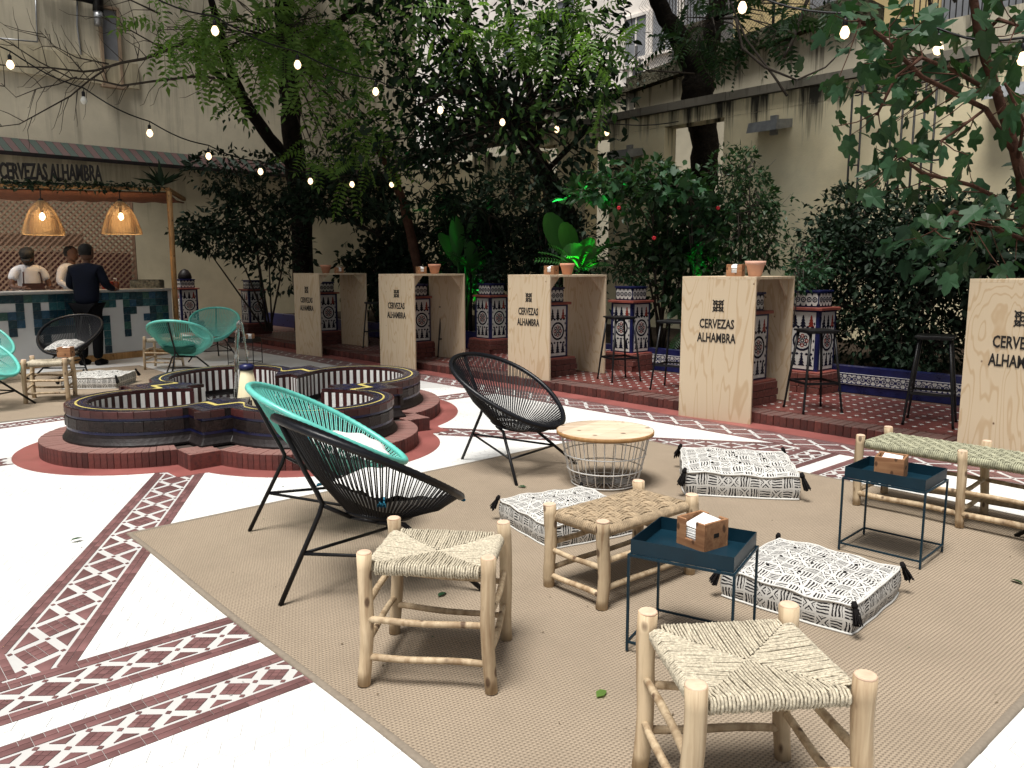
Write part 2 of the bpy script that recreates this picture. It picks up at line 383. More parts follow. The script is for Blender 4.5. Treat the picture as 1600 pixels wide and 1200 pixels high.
# ------------------------------------------------------------------ ground and courtyard floor
g = MB(); g.add([(-150, -60, -.06), (150, -60, -.06), (150, 240, -.06), (-150, 240, -.06)], [(0, 1, 2, 3)])
struct('ground', g, plain('asphalt', (.07, .07, .07), .9, .3, .4, .3))
floor = MB(); q = [W(-18.25, -12), W(9, -12), W(9, 6.5), W(-18.25, 6.5)]
floor.prism([(p.x, p.y) for p in q], -.05, 0)
FLOOR = struct('courtyard_floor', floor, MARB2)
FC = np.array((-2.23, 7.02))                        # the fountain's centre
FCab = np.array((FC @ U, FC @ V))
RUG1 = (-4.47, -.71, 1.225, 5.15); RUG2 = (-12.4, -8.62, -2.5, 3.7)
bands = []                                          # (p0, p1, width) in courtyard coordinates, first come first served
def seg_in(p, bnd, mg=0):
    p0, p1, wd = bnd; d = p1 - p0; L = np.hypot(*d); d = d / L; r = p - p0; s = r @ d; t = r @ np.array((-d[1], d[0]))
    return -mg < s < L + mg and abs(t) < wd / 2 + mg
def in_rect(p, r, mg=0): return r[0] + mg < p[0] < r[1] - mg and r[2] + mg < p[1] < r[3] - mg
def lobes(): return [FC + .9 * np.array((math.cos(t), math.sin(t))) for t in (R(-47.2), R(42.8), R(132.8), R(222.8))]
LOB = lobes()
def in_ring(p, mg=0):
    x = p[0] * U + p[1] * V
    if x[1] > FC[1]: x = np.array((x[0], FC[1] + (x[1] - FC[1]) / 1.27))
    if min(np.hypot(*(x - l)) for l in LOB) < 1.03 + mg: return True
    d = x - FC; return np.abs((d @ np.array((math.cos(R(42.8)), math.sin(R(42.8)))))) < 1.16 + mg and np.abs((d @ np.array((-math.sin(R(42.8)), math.cos(R(42.8)))))) < 1.16 + mg
A2 = lambda x, y: np.array((x, y), float)
BANDS = [(A2(-17, 6.10), A2(4, 6.10), .40, 'long patterned band along the terrace step'),
         (A2(-2.95, .10), A2(-2.95, 5.89), .30, 'inner patterned band passing under the rug'),
         (A2(-2.53, -2), A2(-2.53, 5.89), .28, 'outer patterned band nearest the camera'),
         (A2(-11, .28), A2(-3.105, .28), .36, 'patterned band leaving the left edge'),
         (A2(-5.75, 1.98), A2(-2.98, .38), .34, 'diagonal patterned band from the fountain towards the camera'),
         (A2(-5.9, 3.90), A2(-2.98, 5.97), .32, 'diagonal patterned band right of the fountain under the rug'),
         (A2(-7.02, 4.4), A2(-7.02, 5.89), .30, 'short patterned band behind the fountain towards the terrace'),
         (A2(-6.82, 1.7), A2(-6.82, .47), .26, 'short patterned band left of the fountain'),
         (A2(-8.28, .47), A2(-8.55, 2.2), .24, 'patterned band beside the far rug')]
def zt(): return .0026
def band_build(idx):
    p0, p1, wd, label = BANDS[idx]; prev = [(b[0], b[1], b[2]) for b in BANDS[:idx]]
    d = p1 - p0; L = np.hypot(*d); d = d / L; nrm = np.array((-d[1], d[0]))
    root = bpy.data.objects.new('tile_band', None); col.objects.link(root); root['kind'] = 'structure'; root.parent = None
    root['label'] = label
    pieces = []
    def put(poly):
        pts = [p0 + d * x + nrm * y for x, y in poly]; c = sum(pts) / len(pts)
        if any(seg_in(c, b, -.004) for b in prev) or in_ring(c, .02) or in_rect(c, RUG1, .06) or in_rect(c, RUG2, .06): return
        wp = [W(p[0], p[1]) for p in pts]; cw = W(c[0], c[1])
        if cw.y < .9 or cw.y > 20 or abs(cw.x) > .75 * cw.y + .6: return
        pieces.append(([(p.x - cw.x, p.y - cw.y) for p in wp], cw))
    es = .036; h = wd / 2
    n = int(L / es)
    for side in (-1, 1):                      # border rows: two rows of small square tiles, here and there a long one
        for row in (0, 1):
            y0 = h - .031 * (row + 1) + .0012; y1 = h - .031 * row - .0012
            x = 0
            while x < L - .03:
                ln = es * (random.choice((1, 1, 2, 4)) if row == 0 else random.choice((1, 2, 3)))
                ln = min(ln, L - x)
                pl = [(x + .001, y0), (x + ln - .001, y0), (x + ln - .001, y1), (x + .001, y1)]
                if side < 0: pl = [(a, -b) for a, b in reversed(pl)]
                put(pl); x += ln
    hi = h - .062 - .015; per = hi * 2.3; np_ = int(L / per); per = L / max(np_, 1); s_ = .019
    hw = per / 2
    for k in range(np_):
        x0 = k * per; cx = x0 + hw
        f = 1 - (s_ * .62) / (hw * hi / math.hypot(hw, hi))
        # diamond split into 3 x 3 little tiles
        e1 = (hw * f, hi * f); 
        def dp(u, v): return (cx + (u - v) * hw * f, (u + v - 1) * hi * f)
        for i in range(3):
            for j in range(3):
                u0, u1, v0, v1 = i / 3 + .012, (i + 1) / 3 - .012, j / 3 + .012, (j + 1) / 3 - .012
                put([dp(u0, v0), dp(u1, v0), dp(u1, v1), dp(u0, v1)])
        for sg in (-1, 1):                    # half diamonds on the borders
            g0 = 1 - f
            pl = [(x0 - hw * (1 - g0 * 2), hi), (x0, hi * g0 * 2), (x0 + hw * (1 - g0 * 2), hi)]
            if k == 0: continue
            if sg < 0: put([(a, -b) for a, b in reversed(pl)][::1])
            else: put(pl)
            q = s_ * .55; rx, ry = q * 1.0, q * .95   # small knots where strips cross
            c2 = (cx, sg * (hi - ry * .2)); put([(c2[0] - rx, c2[1]), (c2[0], c2[1] - ry), (c2[0] + rx, c2[1]), (c2[0], c2[1] + ry)])
        if k: q = s_ * .55; put([(x0 - q, 0), (x0, -q), (x0 + q, 0), (x0, q)])
    pieces.sort(key=lambda t: t[1].y)
    cache = {}
    def ccw(poly):
        ar = sum(poly[i][0] * poly[(i + 1) % len(poly)][1] - poly[(i + 1) % len(poly)][0] * poly[i][1] for i in range(len(poly)))
        return poly if ar > 0 else poly[::-1]
    big = [p for p in pieces if p[1].y < 5]
    for poly, c in big[:290]:
        key = tuple(round(v, 4) for p in poly for v in p)
        if key not in cache:
            m = MB(); m.prism(ccw(poly), 0, .0026); cache[key] = m.data('tile', MAROON)
        ob('tile', cache[key], root, loc=(c.x, c.y, .0005 - idx * .00005))
    rest = MB()
    for poly, c in big[290:] + pieces[len(big):]:
        rest.prism([(p[0] + c.x, p[1] + c.y) for p in ccw(poly)], .0005, .0031 - idx * .00005)
    if rest.f: obj('small_tiles', rest, MAROON, root, kind='stuff')
    return root
for i in range(len(BANDS)): band_build(i)
# hexagonal marble tiles
HW = .10; hx = [(HW / math.sqrt(3) * math.cos(R(60 * k + 30)) * .978, HW / math.sqrt(3) * math.sin(R(60 * k + 30)) * .978) for k in range(6)]
cells = []
a_ = np.arange(-10, 2.0, HW)
hx_ab = [(HW / math.sqrt(3) * math.cos(R(60 * k + 30)) * .978, HW / math.sqrt(3) * math.sin(R(60 * k + 30)) * .978) for k in range(6)]
def cut(poly, q0, nv):         # keep the side where (p - q0) . nv > 0
    out = []
    for i in range(len(poly)):
        p, q = poly[i], poly[(i + 1) % len(poly)]; dp_, dq = (p - q0) @ nv, (q - q0) @ nv
        if dp_ >= 0: out.append(p)
        if dp_ * dq < 0: out.append(p + (q - p) * (dp_ / (dp_ - dq)))
    return out
for j in range(-30, 92):
    bq = j * HW * math.sqrt(3) / 2
    if bq > 5.94: break
    for a0 in a_:
        p = A2(a0 + (HW / 2 if j % 2 else 0), bq); w_ = W(p[0], p[1])
        if w_.y < 1.5 or w_.y > 9.5 or abs(w_.x) > .68 * w_.y + .2: continue
        if in_rect(p, RUG1, .07) or in_rect(p, RUG2, .07) or in_ring(p, -.08): continue
        poly = [p + A2(*h) for h in hx_ab]; whole = True
        for b_ in BANDS:
            p0, p1, wd = b_[:3]; d = p1 - p0; L = np.hypot(*d); d = d / L; nv = A2(-d[1], d[0]); t_ = (p - p0) @ nv; s_ = (p - p0) @ d
            if s_ < -.05 or s_ > L + .05 or abs(t_) > wd / 2 + .06: continue
            if abs(t_) < wd / 2 - .062: poly = []; break
            sg = 1 if t_ > 0 else -1; whole = False; poly = cut(poly, p0 + nv * sg * (wd / 2 + .002), nv * sg)
            if len(poly) < 3: break
        if len(poly) >= 3: cells.append((w_.y, w_, None if whole else [W(*(q - p)) for q in poly]))
cells.sort(key=lambda t: t[0])
rot = lambda p, t: (p[0] * math.cos(t) - p[1] * math.sin(t), p[0] * math.sin(t) + p[1] * math.cos(t))
hx = [tuple(W(*h))[:2] for h in hx_ab]
def ccwp(P):
    ar = sum(P[i][0] * P[(i + 1) % len(P)][1] - P[(i + 1) % len(P)][0] * P[i][1] for i in range(len(P))); return P if ar > 0 else P[::-1]
hm = MB(); hm.prism(ccwp(hx), 0, .0022); hme = hm.data('tile', MARB)
for y, c, pl in cells[:300]:
    me_ = hme
    if pl: q_ = MB(); q_.prism(ccwp([(v.x, v.y) for v in pl]), 0, .0022); me_ = q_.data('tile', MARB)
    ob('tile', me_, FLOOR, loc=(c.x, c.y, .0003))
hr = MB()
for y, c, pl in cells[300:]: hr.prism(ccwp([(q[0] + c.x, q[1] + c.y) for q in (hx if not pl else [(v.x, v.y) for v in pl])]), .0003, .0025)
obj('marble_tiles', hr, MARB, FLOOR, kind='stuff')
# red cement strip along the step
rs = MB(); q = [W(-18.2, 6.304), W(8, 6.304), W(8, 6.56), W(-18.2, 6.56)]; rs.prism([(p.x, p.y) for p in q], .0, .004)
struct('red_border_strip', rs, REDSM)

# ------------------------------------------------------------------ terrace
TZ = .105
te = MB(); q = [W(-18.2, 6.78), W(8, 6.78), W(8, 12.0), W(-18.2, 12.0)]; te.prism([(p.x, p.y) for p in q], 0, TZ - .006)
TERR = struct('terrace', te, plain('dark_mortar', (.09, .05, .04), .9))
bm_ = MB(); bm_.bbox((0, 0, TZ / 2), (.062, .24, TZ), .005); bme = bm_.data('brick', BRICK)
a0 = -15.5; k = 0
while a0 < 2.2:
    jit = random.uniform(-.006, .006)
    o = ob('brick', bme, TERR, loc=W(a0, 6.66 + jit + .05 * math.sin(a0 * .8) * 0, -.001), rz=YAW_U + random.uniform(-.02, .02)); o.scale = (1, 1, random.uniform(.94, 1.04)); a0 += .0655; k += 1
tt = MB(); wt = MB()
for i in range(-126, 30):
    for j in range(10):
        ca, cb = i * .14 + .07, 6.86 + j * .14
        if ca > 3: continue
        c = W(ca, cb); 
        if c.y > 17: continue
        tt.bbox((c.x, c.y, TZ - .004), (.135, .135, .008), .001, YAW_U)
        c2 = W(ca + .07, cb + .07); wt.box((c2.x, c2.y, TZ + .0005), (.034, .034, .004), YAW_U + math.pi / 4)
obj('floor_tiles', tt, REDT, TERR, kind='stuff'); obj('inset_tiles', wt, WHITECER, TERR, kind='stuff')
# planter strip wall
pw = MB(); c = W(-5.1, 8.42)
pw.box((c.x, c.y, TZ + .14), (26.2, .14, .28), YAW_U)
PLW = struct('planter_wall', pw, BLUECER)
# painted tiles of the planter wall: white ground with dark links, one shared motif
def tri(m, pts, y, th=.0015, mi=0):   # polygon in the xz plane facing -y
    n = len(pts); vs = [(p[0], y, p[1]) for p in pts] + [(p[0], y - th, p[1]) for p in pts]
    fs = [tuple(n + i for i in range(n))] + [(i, (i + 1) % n, n + (i + 1) % n, n + i) for i in range(n)]
    m.add(vs, fs, mi)
def ringp(m, cx, cz, ro, ri, y, th=.0015, mi=0, n=16, a0=0, a1=360):
    for k in range(n):
        t0, t1 = R(a0 + (a1 - a0) * k / n), R(a0 + (a1 - a0) * (k + 1) / n)
        tri(m, [(cx + ro * math.cos(t0), cz + ro * math.sin(t0)), (cx + ro * math.cos(t1), cz + ro * math.sin(t1)), (cx + ri * math.cos(t1), cz + ri * math.sin(t1)), (cx + ri * math.cos(t0), cz + ri * math.sin(t0))], y, th, mi)
def pt_tile():
    m = MB(); m.bbox((0, 0, 0), (.149, .008, .118), .001, m=0)
    y = -.0042
    for s in (-1, 1):
        ringp(m, s * .036, 0, .030, .021, y, mi=1); ringp(m, s * .036, 0, .012, .004, y, mi=1, n=8)
        tri(m, [(s * .072, -.008), (s * .075, .0), (s * .072, .008), (s * .064, 0)], y, mi=1)
    tri(m, [(-.075, .046), (.075, .046), (.075, .053), (-.075, .053)][::1], y, mi=1); tri(m, [(-.075, -.053), (.075, -.053), (.075, -.046), (-.075, -.046)], y, mi=1)
    for x in (-.05, 0, .05):
        tri(m, [(x - .012, .046), (x, .028), (x + .012, .046)], y, mi=1); tri(m, [(x - .012, -.046), (x + .012, -.046), (x, -.028)], y, mi=1)
    tri(m, [(0, -.02), (.012, 0), (0, .02), (-.012, 0)], y, mi=1)
    return m.data('painted_tile', [WHITECER, BLUECER])
ptm = pt_tile(); kk = 0; a0 = -9.5
while a0 < 1.5 and kk < 290:
    ob('painted_tile', ptm, PLW, loc=W(a0, 8.345, TZ + .15), rz=YAW_U); a0 += .152; kk += 1
gs = MB(); q = [W(-18.2, 8.48), W(8, 8.48), W(8, 11.9), W(-18.2, 11.9)]; gs.prism([(p.x, p.y) for p in q], TZ - .02, TZ + .24); struct('garden_bed', gs, SOIL)

# ------------------------------------------------------------------ rugs
def rug(r, label):
    t = thing('rug', label, 'rug', W((r[0] + r[1]) / 2, (r[2] + r[3]) / 2), YAW_U); t['group'] = 'sisal rugs'
    m = MB(); la, lb = r[1] - r[0], r[3] - r[2]; nx, ny = 60, 60; vs = []
    def wav(x, y): return (x + .007 * math.sin(2.3 * y + 1) * (abs(x) / (la / 2)) ** 2, y + .007 * math.sin(2.9 * x) * (abs(y) / (lb / 2)) ** 2)
    def hz(x, y): return .010 + .0022 * math.sin(3.1 * x + 1.3 * y) * math.sin(2.3 * y) + .003 * math.exp(-((x + .9) / .05) ** 2) * (y > 0)
    for i in range(nx + 1):
        for j in range(ny + 1):
            x, y = -la / 2 + la * i / nx, -lb / 2 + lb * j / ny
            vs.append((*wav(x, y), hz(x, y)))
    fs = [(i * (ny + 1) + j, (i + 1) * (ny + 1) + j, (i + 1) * (ny + 1) + j + 1, i * (ny + 1) + j + 1) for i in range(nx) for j in range(ny)]
    m.add(vs, fs, 0, True); obj('weave', m, RUG, t)
    b = MB(); e = .013; loop_ = []
    for (x0, y0, x1, y1) in ((-la / 2, -lb / 2, la / 2, -lb / 2), (la / 2, -lb / 2, la / 2, lb / 2), (la / 2, lb / 2, -la / 2, lb / 2), (-la / 2, lb / 2, -la / 2, -lb / 2)):
        for k in range(40): f = k / 40; loop_.append((x0 + (x1 - x0) * f, y0 + (y1 - y0) * f))
    vs = []; n = len(loop_)
    for x, y in loop_:
        X_, Y_ = wav(x, y); sx_, sy_ = (1 if x > 0 else -1) * (abs(x) > la / 2 - 1e-6), (1 if y > 0 else -1) * (abs(y) > lb / 2 - 1e-6); z = hz(x, y)
        for o_, zz in ((e, .0008), (e, z * .7), (e * .6, z + .003), (-e * .6, z + .003), (-e, z + .0005)): vs.append((X_ + sx_ * o_, Y_ + sy_ * o_, zz))
    b.add(vs, [(i * 5 + k, ((i + 1) % n) * 5 + k, ((i + 1) % n) * 5 + k + 1, i * 5 + k + 1) for i in range(n) for k in range(4)], 0, True)
    obj('binding', b, RUGB, t)
rug(RUG1, 'large sisal rug under the foreground stools and tray tables'); rug(RUG2, 'far sisal rug between the fountain and the bar')

# ------------------------------------------------------------------ walls
def wall_box(m, a0, a1, b0, b1, z0, z1, mi=0):
    q = [W(a0, b0), W(a1, b0), W(a1, b1), W(a0, b1)]; m.prism([(p.x, p.y) for p in q], z0, z1, mi)
# left facade (behind the bar): tall wall with a tiled cornice
t = thing('courtyard_facade', 'tall beige rendered facade behind the bar with a green and red tiled string course', 'building', W(-18.6, 3))
t.location = (0, 0, 0)
m = MB(); wall_box(m, -19.0, -18.25, -9, 12.9, 3.72, 15); obj('upper_wall', m, PLAST_L, t)
m = MB(); wall_box(m, -18.96, -18.2, -9, 12.9, 0, 3.70); obj('lower_wall', m, PLAST_LL, t)
m = MB(); wall_box(m, -18.8, -18.02, -9, 12.9, 3.56, 3.63); obj('cornice', m, DARKCER, t)
# diagonal green and red tiles of the string course (sloping little roof)
GT = plain('green_roof_tile', (.010, .026, .016), .7, .3, 8, .2, .004, .5); RT = plain('red_roof_tile', (.050, .018, .015), .7, .3, 8, .2, .004, .5)
tl = []
for gi, mt in enumerate((GT, RT)):
    mm = MB(); L = .10
    zz0, zz1 = 3.645, 3.90
    vs = [(-.02, 0, 0), (.115, 0, 0), (-.02 - .14, .20, .27), (.115 - .14, .20, .27)]
    vs2 = [(v[0], v[1], v[2] - .02) for v in vs]
    mm.add(vs + vs2, [(0, 1, 3, 2), (4, 6, 7, 5), (0, 4, 5, 1), (0, 2, 6, 4), (1, 5, 7, 3), (2, 3, 7, 6)]); tl.append(mm.data('cornice_tile', mt))
bq = 1.0; k = 0
while bq < 13 and k < 110:
    o = ob('cornice_tile', tl[k % 2], t, loc=W(-18.03, bq, 3.64), rz=math.pi / 2 + YAW_U); bq += .142; k += 1
# maroon dado and low things on the left wall
m = MB(); wall_box(m, -18.2, -18.12, -6, 5.4, .0, 1.75); obj('dado', m, plain('maroon_dado', (.075, .022, .018), .6, .3, 3, .2), t)
# window, conduits and downpipe on the facade
wn = D(168, 62, 17); 
def on_left(px, py): # point on the facade plane
    x, y, d = ray(px, py); s = -18.25 / (x * U[0] + y * U[1]); return Vector((x * s, y * s, HC + d * s))
def outl(p, k): return p + Vector((U[0], U[1], 0)) * k
p = on_left(172, 75); m = MB(); m.box(outl(p, .02), (.28, .03, 1.45), YAW_U + math.pi / 2); w1 = obj('window', m, SHUT, t)
m = MB()
for s in (-1, 1): m.box(outl(p, .05) + Vector((V[0], V[1], 0)) * s * .17, (.05, .08, 1.5), YAW_U + math.pi / 2)
m.box(outl(p, .05) + Vector((0, 0, .77)), (.40, .08, .05), YAW_U + math.pi / 2); m.box(outl(p, .07) - Vector((0, 0, .77)), (.46, .14, .06), YAW_U + math.pi / 2)
obj('window_frame', m, plain('brown_frame', (.30, .22, .15), .8), w1)
m = MB(); m.tube([outl(on_left(151, -60), .1), outl(on_left(151, 20), .1)], .10, 10, 0); m.tube([outl(on_left(151, 18), .1), outl(on_left(152, 42), .1)], .085, 10, 1)
m.tube([outl(on_left(60, -12), .08), outl(on_left(125, 0), .08), outl(on_left(150, 6), .08)], .05, 8, 0); obj('downpipe', m, [BLK, GAL], t)
m = MB(); m.tube([outl(on_left(120, -30), .03), outl(on_left(120, 40), .03), outl(on_left(128, 100), .03)], .02, 6); m.tube([outl(on_left(-5, 60), .03), outl(on_left(58, 66), .03)], .016, 6); m.tube([outl(on_left(58, 66), .03), outl(on_left(54, -20), .03)], .016, 6)
obj('conduit', m, GAL, t)
m = MB(); a, b = on_left(-40, 92), on_left(215, 112); a.z = b.z = (a.z + b.z) / 2
cm = (a + b) / 2; m.box(outl(cm, .03), ((b - a).length, .06, .5), YAW_U + math.pi / 2); obj('render_patch', m, PLAST_LL, t)

# right wall with openings and a long coping
BW = 12.0
def at_b(px, b):       # a of the point of line b seen at column px
    r = (px - 800) / FPX / 1.0; Y = b / (r * V[0] + V[1]); return Y * (r * U[0] + U[1])
t = thing('garden_wall', 'long stained ochre garden wall with cement coping and openings behind the plants', 'wall', (0, 0, 0))
edges = [(-18.2, at_b(838, BW)), (at_b(868, BW), at_b(912, BW)), (at_b(948, BW), at_b(1030, BW)), (at_b(1120, BW), 4.0)]
m = MB()
wall_box(m, -18.2, edges[0][1], BW, BW + .35, 0, 3.9)
for e0, e1 in edges[1:]: wall_box(m, e0, e1, BW, BW + .35, 0, 3.95)
wall_box(m, edges[0][1], 4.0, BW, BW + .35, 3.955, 4.2)
for e0, e1 in ((edges[0][1], edges[1][0]), (edges[1][1], edges[2][0]), (edges[2][1], edges[3][0])): wall_box(m, e0 + .002, e1 - .002, BW + .03, BW + .33, 0, 1.6)
obj('wall_panel', m, PLAST_R, t)
m = MB(); a0 = -18.2
while a0 < 4: a1 = min(a0 + random.uniform(1.1, 1.5), 4); wall_box(m, a0 + .004, a1 - .004, BW - .09, BW + .42, 4.203, 4.33 + random.uniform(0, .012)); a0 = a1
obj('coping', m, COPING, t)
for px in (690, 760): 
    a = at_b(px, BW); m = MB(); wall_box(m, a - .25, a + .25, BW - .18, BW - .003, 0, 4.0); obj('buttress', m, PLAST_R, t)
# upper retaining wall behind
t = thing('retaining_wall', 'upper stained wall with overgrown dark ledge behind the garden wall', 'wall', (0, 0, 0))
m = MB(); BU = 15.0
def at_bw(px, b): return at_b(px, b)
aa = [at_b(985, BU), at_b(1310, BU), at_b(1420, BU), at_b(1800, BU)]
def zat(px, py, b): 
    r = (px - 800) / FPX; Y = b / (r * V[0] + V[1]); return HC + (420 - py) / FPX * Y
zs = [zat(985, 158, BU), zat(1310, 50, BU)]
def slopewall(m, a0, a1, b0, b1, z0, zt0, zt1):
    q = [W(a0, b0, z0), W(a1, b0, z0), W(a1, b1, z0), W(a0, b1, z0), W(a0, b0, zt0), W(a1, b0, zt1), W(a1, b1, zt1), W(a0, b1, zt0)]
    m.add(q, [(0, 1, 5, 4), (1, 2, 6, 5), (2, 3, 7, 6), (3, 0, 4, 7), (4, 5, 6, 7)])
slopewall(m, aa[0], aa[1], BU, BU + .4, 0, zs[0], zs[1]); slopewall(m, aa[1], aa[3] + 6, BU, BU + .4, 0, zs[1] - .4, zs[1] - .4)
obj('wall_panel', m, PLAST_U, t)
m = MB(); slopewall(m, aa[0] - .1, aa[1] + .1, BU - .22, BU + .9, zs[0] + .0, zs[0] + .3, zs[1] + .34)
for v in range(len(m.v)):
    x = m.v[v]; al = Vector((x[0], x[1])).dot(Vector(U)); 
    if v % 8 < 4: m.v[v] = (x[0], x[1], zs[0] + (zs[1] - zs[0]) * (al - aa[0]) / (aa[1] - aa[0]) + .003)
obj('ledge', m, DSTONE, t)
# parapet left of it
t2 = thing('parapet', 'low beige parapet with dark cap beyond the garden wall left of the big trunk', 'wall', (0, 0, 0))
m = MB(); b2 = 17.0; z2 = zat(910, 163, b2); wall_box(m, at_b(700, b2), at_b(985, b2), b2, b2 + .3, 0, z2 - .15); obj('wall_panel', m, PLAST_U, t2)
m = MB(); wall_box(m, at_b(700, b2), at_b(985, b2) + .05, b2 - .1, b2 + .4, z2 - .147, z2); obj('cap', m, DSTONE, t2)

# far buildings
def building(label, b, a0, a1, h, mat, wins, wmat=SHUT, name='apartment_building'):
    t = thing(name, label, 'building', W((a0 + a1) / 2, b)); t.rotation_euler = (0, 0, YAW_U); ac = (a0 + a1) / 2
    m = MB(); m.box((0, 4, h / 2), (a1 - a0, 8, h)); obj('wall', m, mat, t)
    for (px, py, ww, hh, rail) in wins:
        a = at_b(px, b) - ac; z = zat(px, py, b)
        m = MB(); m.box((a, -.012, z), (ww, .03, hh)); wo_ = obj('window', m, wmat, t)
        m = MB(); m.box((a, -.04, z + hh / 2 + .05), (ww + .24, .08, .1)); m.box((a, -.06, z - hh / 2 - .05), (ww + .24, .14, .1))
        for s in (-1, 1): m.box((a + s * (ww / 2 + .06), -.04, z), (.12, .08, hh)); 
        m.box((a, -.036, z), (.05, .02, hh)); obj('window_frame', m, mat, wo_)
        if rail:
            m = MB(); m.box((a, -.30, z - hh / 2 - .02), (ww + .8, .6, .10), m=1)
            m.box((a, -.58, z - hh / 2 + 1.0), (ww + .8, .03, .03))
            x = -ww / 2 - .4
            while x <= ww / 2 + .41: m.box((a + x, -.58, z - hh / 2 + .5), (.018, .018, 1.0)); x += .11
            obj('balcony', m, [IRON, DSTONE], t)
    return t
building('pale sunlit apartment building seen through the tree crowns', 22, at_b(560, 22), at_b(1125, 22), 16, WFAC,
         [(985, 85, .9, 1.5, 0), (1028, 60, 1.0, 1.7, 0), (880, 60, .9, 1.6, 0), (800, 90, .9, 1.6, 0), (720, 120, .9, 1.6, 0), (990, 130, .5, .8, 0), (930, -40, .9, 1.6, 0)])
building('ochre yellow house above the fence with shuttered windows', 17.2, at_b(1128, 17.2), at_b(1900, 17.2), 14, YFAC,
         [(1283, -8, 1.3, 1.5, 0), (1510, -10, 1.8, 2.2, 1), (1180, -60, 1, 1.6, 0)])
building('grey house corner with iron balcony behind the big trunk', 21, at_b(1056, 21), at_b(1100, 21), 13, plain('grey_render', (.3, .3, .31), .8), [(1074, 30, .6, 1.6, 1)], name='house')

# chain-link fence on the ledge
t = thing('chain_link_fence', 'rusty chain link fence on leaning posts along the upper ledge', 'fence', (0, 0, 0))
FB = BU + .25
def onfb(px, py): return W(at_b(px, FB), FB, zat(px, py, FB))
for px, y0, y1, dx in ((985, 180, 92, 0), (1040, 165, 80, 0), (1187, 118, -40, 0), (1320, 50, -60, 0), (1418, 40, -60, -14)):
    m = MB(); m.tube([onfb(px, y0), onfb(px + dx, y1)], .03, 6); obj('post', m, IRON, t)
for (x0, y0, x1, y1) in ((1232, 105, 1285, -10), (1455, 30, 1425, -10), (1000, 165, 990, 110)):
    m = MB(); m.tube([onfb(x0, y0), onfb(x1, y1)], .028, 6); obj('brace', m, IRON, t)
m = MB(); rf = .0035
a0, a1 = at_b(985, FB), at_b(1700, FB)
def ftop(a): return zs[0] + (zs[1] - zs[0]) * min((a - aa[0]) / (aa[1] - aa[0]), 1.1)
pitch = .085; n = int((a1 - a0 + 2.2) / pitch)
for i in range(n):
    for s in (-1, 1):
        st = a0 + i * pitch - (2.2 if s > 0 else 0)
        pts = []
        for k in range(2):
            hgt = 2.2 * k; a = st + (hgt if s > 0 else -hgt) * 1.0
            pts.append((a, .3 + hgt))
        (x0, z0), (x1, z1) = pts
        for k in range(4):
            f0, f1 = k / 4, (k + 1) / 4; xa, xb = x0 + (x1 - x0) * f0, x0 + (x1 - x0) * f1
            if min(xa, xb) < a0 or max(xa, xb) > a1: continue
            m.tube([W(xa, FB, ftop(xa) + z0 + (z1 - z0) * f0), W(xb, FB, ftop(xb) + z0 + (z1 - z0) * f1)], rf, 3, caps=False)
obj('mesh_wire', m, plain('rusty_wire', (.05, .04, .03), .8), t, kind='stuff')

# flood lights on the garden wall
def flood(px, py, yaw, label):
    p = W(at_b(px, BW), BW, zat(px, py, BW))
    t = thing('wall_lamp', label, 'lamp', p, YAW_U, 'flat grey wall lamps')
    m = MB(); prof = [(-.30, 0, -.06), (.30, 0, -.06), (.26, -.42, -.14), (-.26, -.42, -.14), (-.30, 0, .07), (.30, 0, .07), (.25, -.38, .02), (-.25, -.38, .02)]
    m.add(prof, [(3, 2, 1, 0), (4, 5, 6, 7), (0, 1, 5, 4), (1, 2, 6, 5), (2, 3, 7, 6), (3, 0, 4, 7)]); obj('housing', m, GAL, t)
    m = MB(); m.add([(-.22, -.05, -.078), (.22, -.05, -.078), (.20, -.36, -.136), (-.20, -.36, -.136)], [(0, 1, 2, 3)]); obj('diffuser', m, GLASS, t)
    m = MB(); m.box((0, -.03, .0), (.12, .06, .3)); obj('bracket', m, GAL, t)
flood(1197, 206, 0, 'grey flood lamp below the coping on the bare stretch of ochre wall'); flood(980, 247, 0, 'grey flood lamp half hidden by shrub tops left of the big trunk'); flood(1555, 155, 0, 'grey flood lamp behind the fig branches at the right')
# iron trellis on the wall
t = thing('iron_trellis', 'tall black wrought iron trellis against the ochre wall behind the fig', 'trellis', (0, 0, 0)); bI = BW - .25
pI = lambda px, py: W(at_b(px, bI), bI, zat(px, py, bI))
for px in (1311, 1326, 1372, 1388, 1406, 1421, 1437):
    m = MB(); m.tube([pI(px, 145), pI(px, 480)], .016, 5); obj('bar', m, IRON, t)
m = MB()
for y in (148, 160): m.tube([pI(1308, y), pI(1440, y - 20)], .014, 5)
m.tube([pI(1311, 265), pI(1326, 264)], .012, 5); m.tube([pI(1406, 260), pI(1450, 256)], .014, 5)
obj('cross_rail', m, IRON, t); m = MB()
for cx, cy, s in ((1410, 252, 1), (1396, 262, -1), (1318, 154, 1), (1345, 152, -1), (1380, 150, 1)):
    m.tube([pI(cx + s * (1 + k * .55) * math.cos(k * .55), cy + (1 + k * .55) * math.sin(k * .55)) for k in range(16)], .010, 5)
obj('scroll', m, IRON, t)

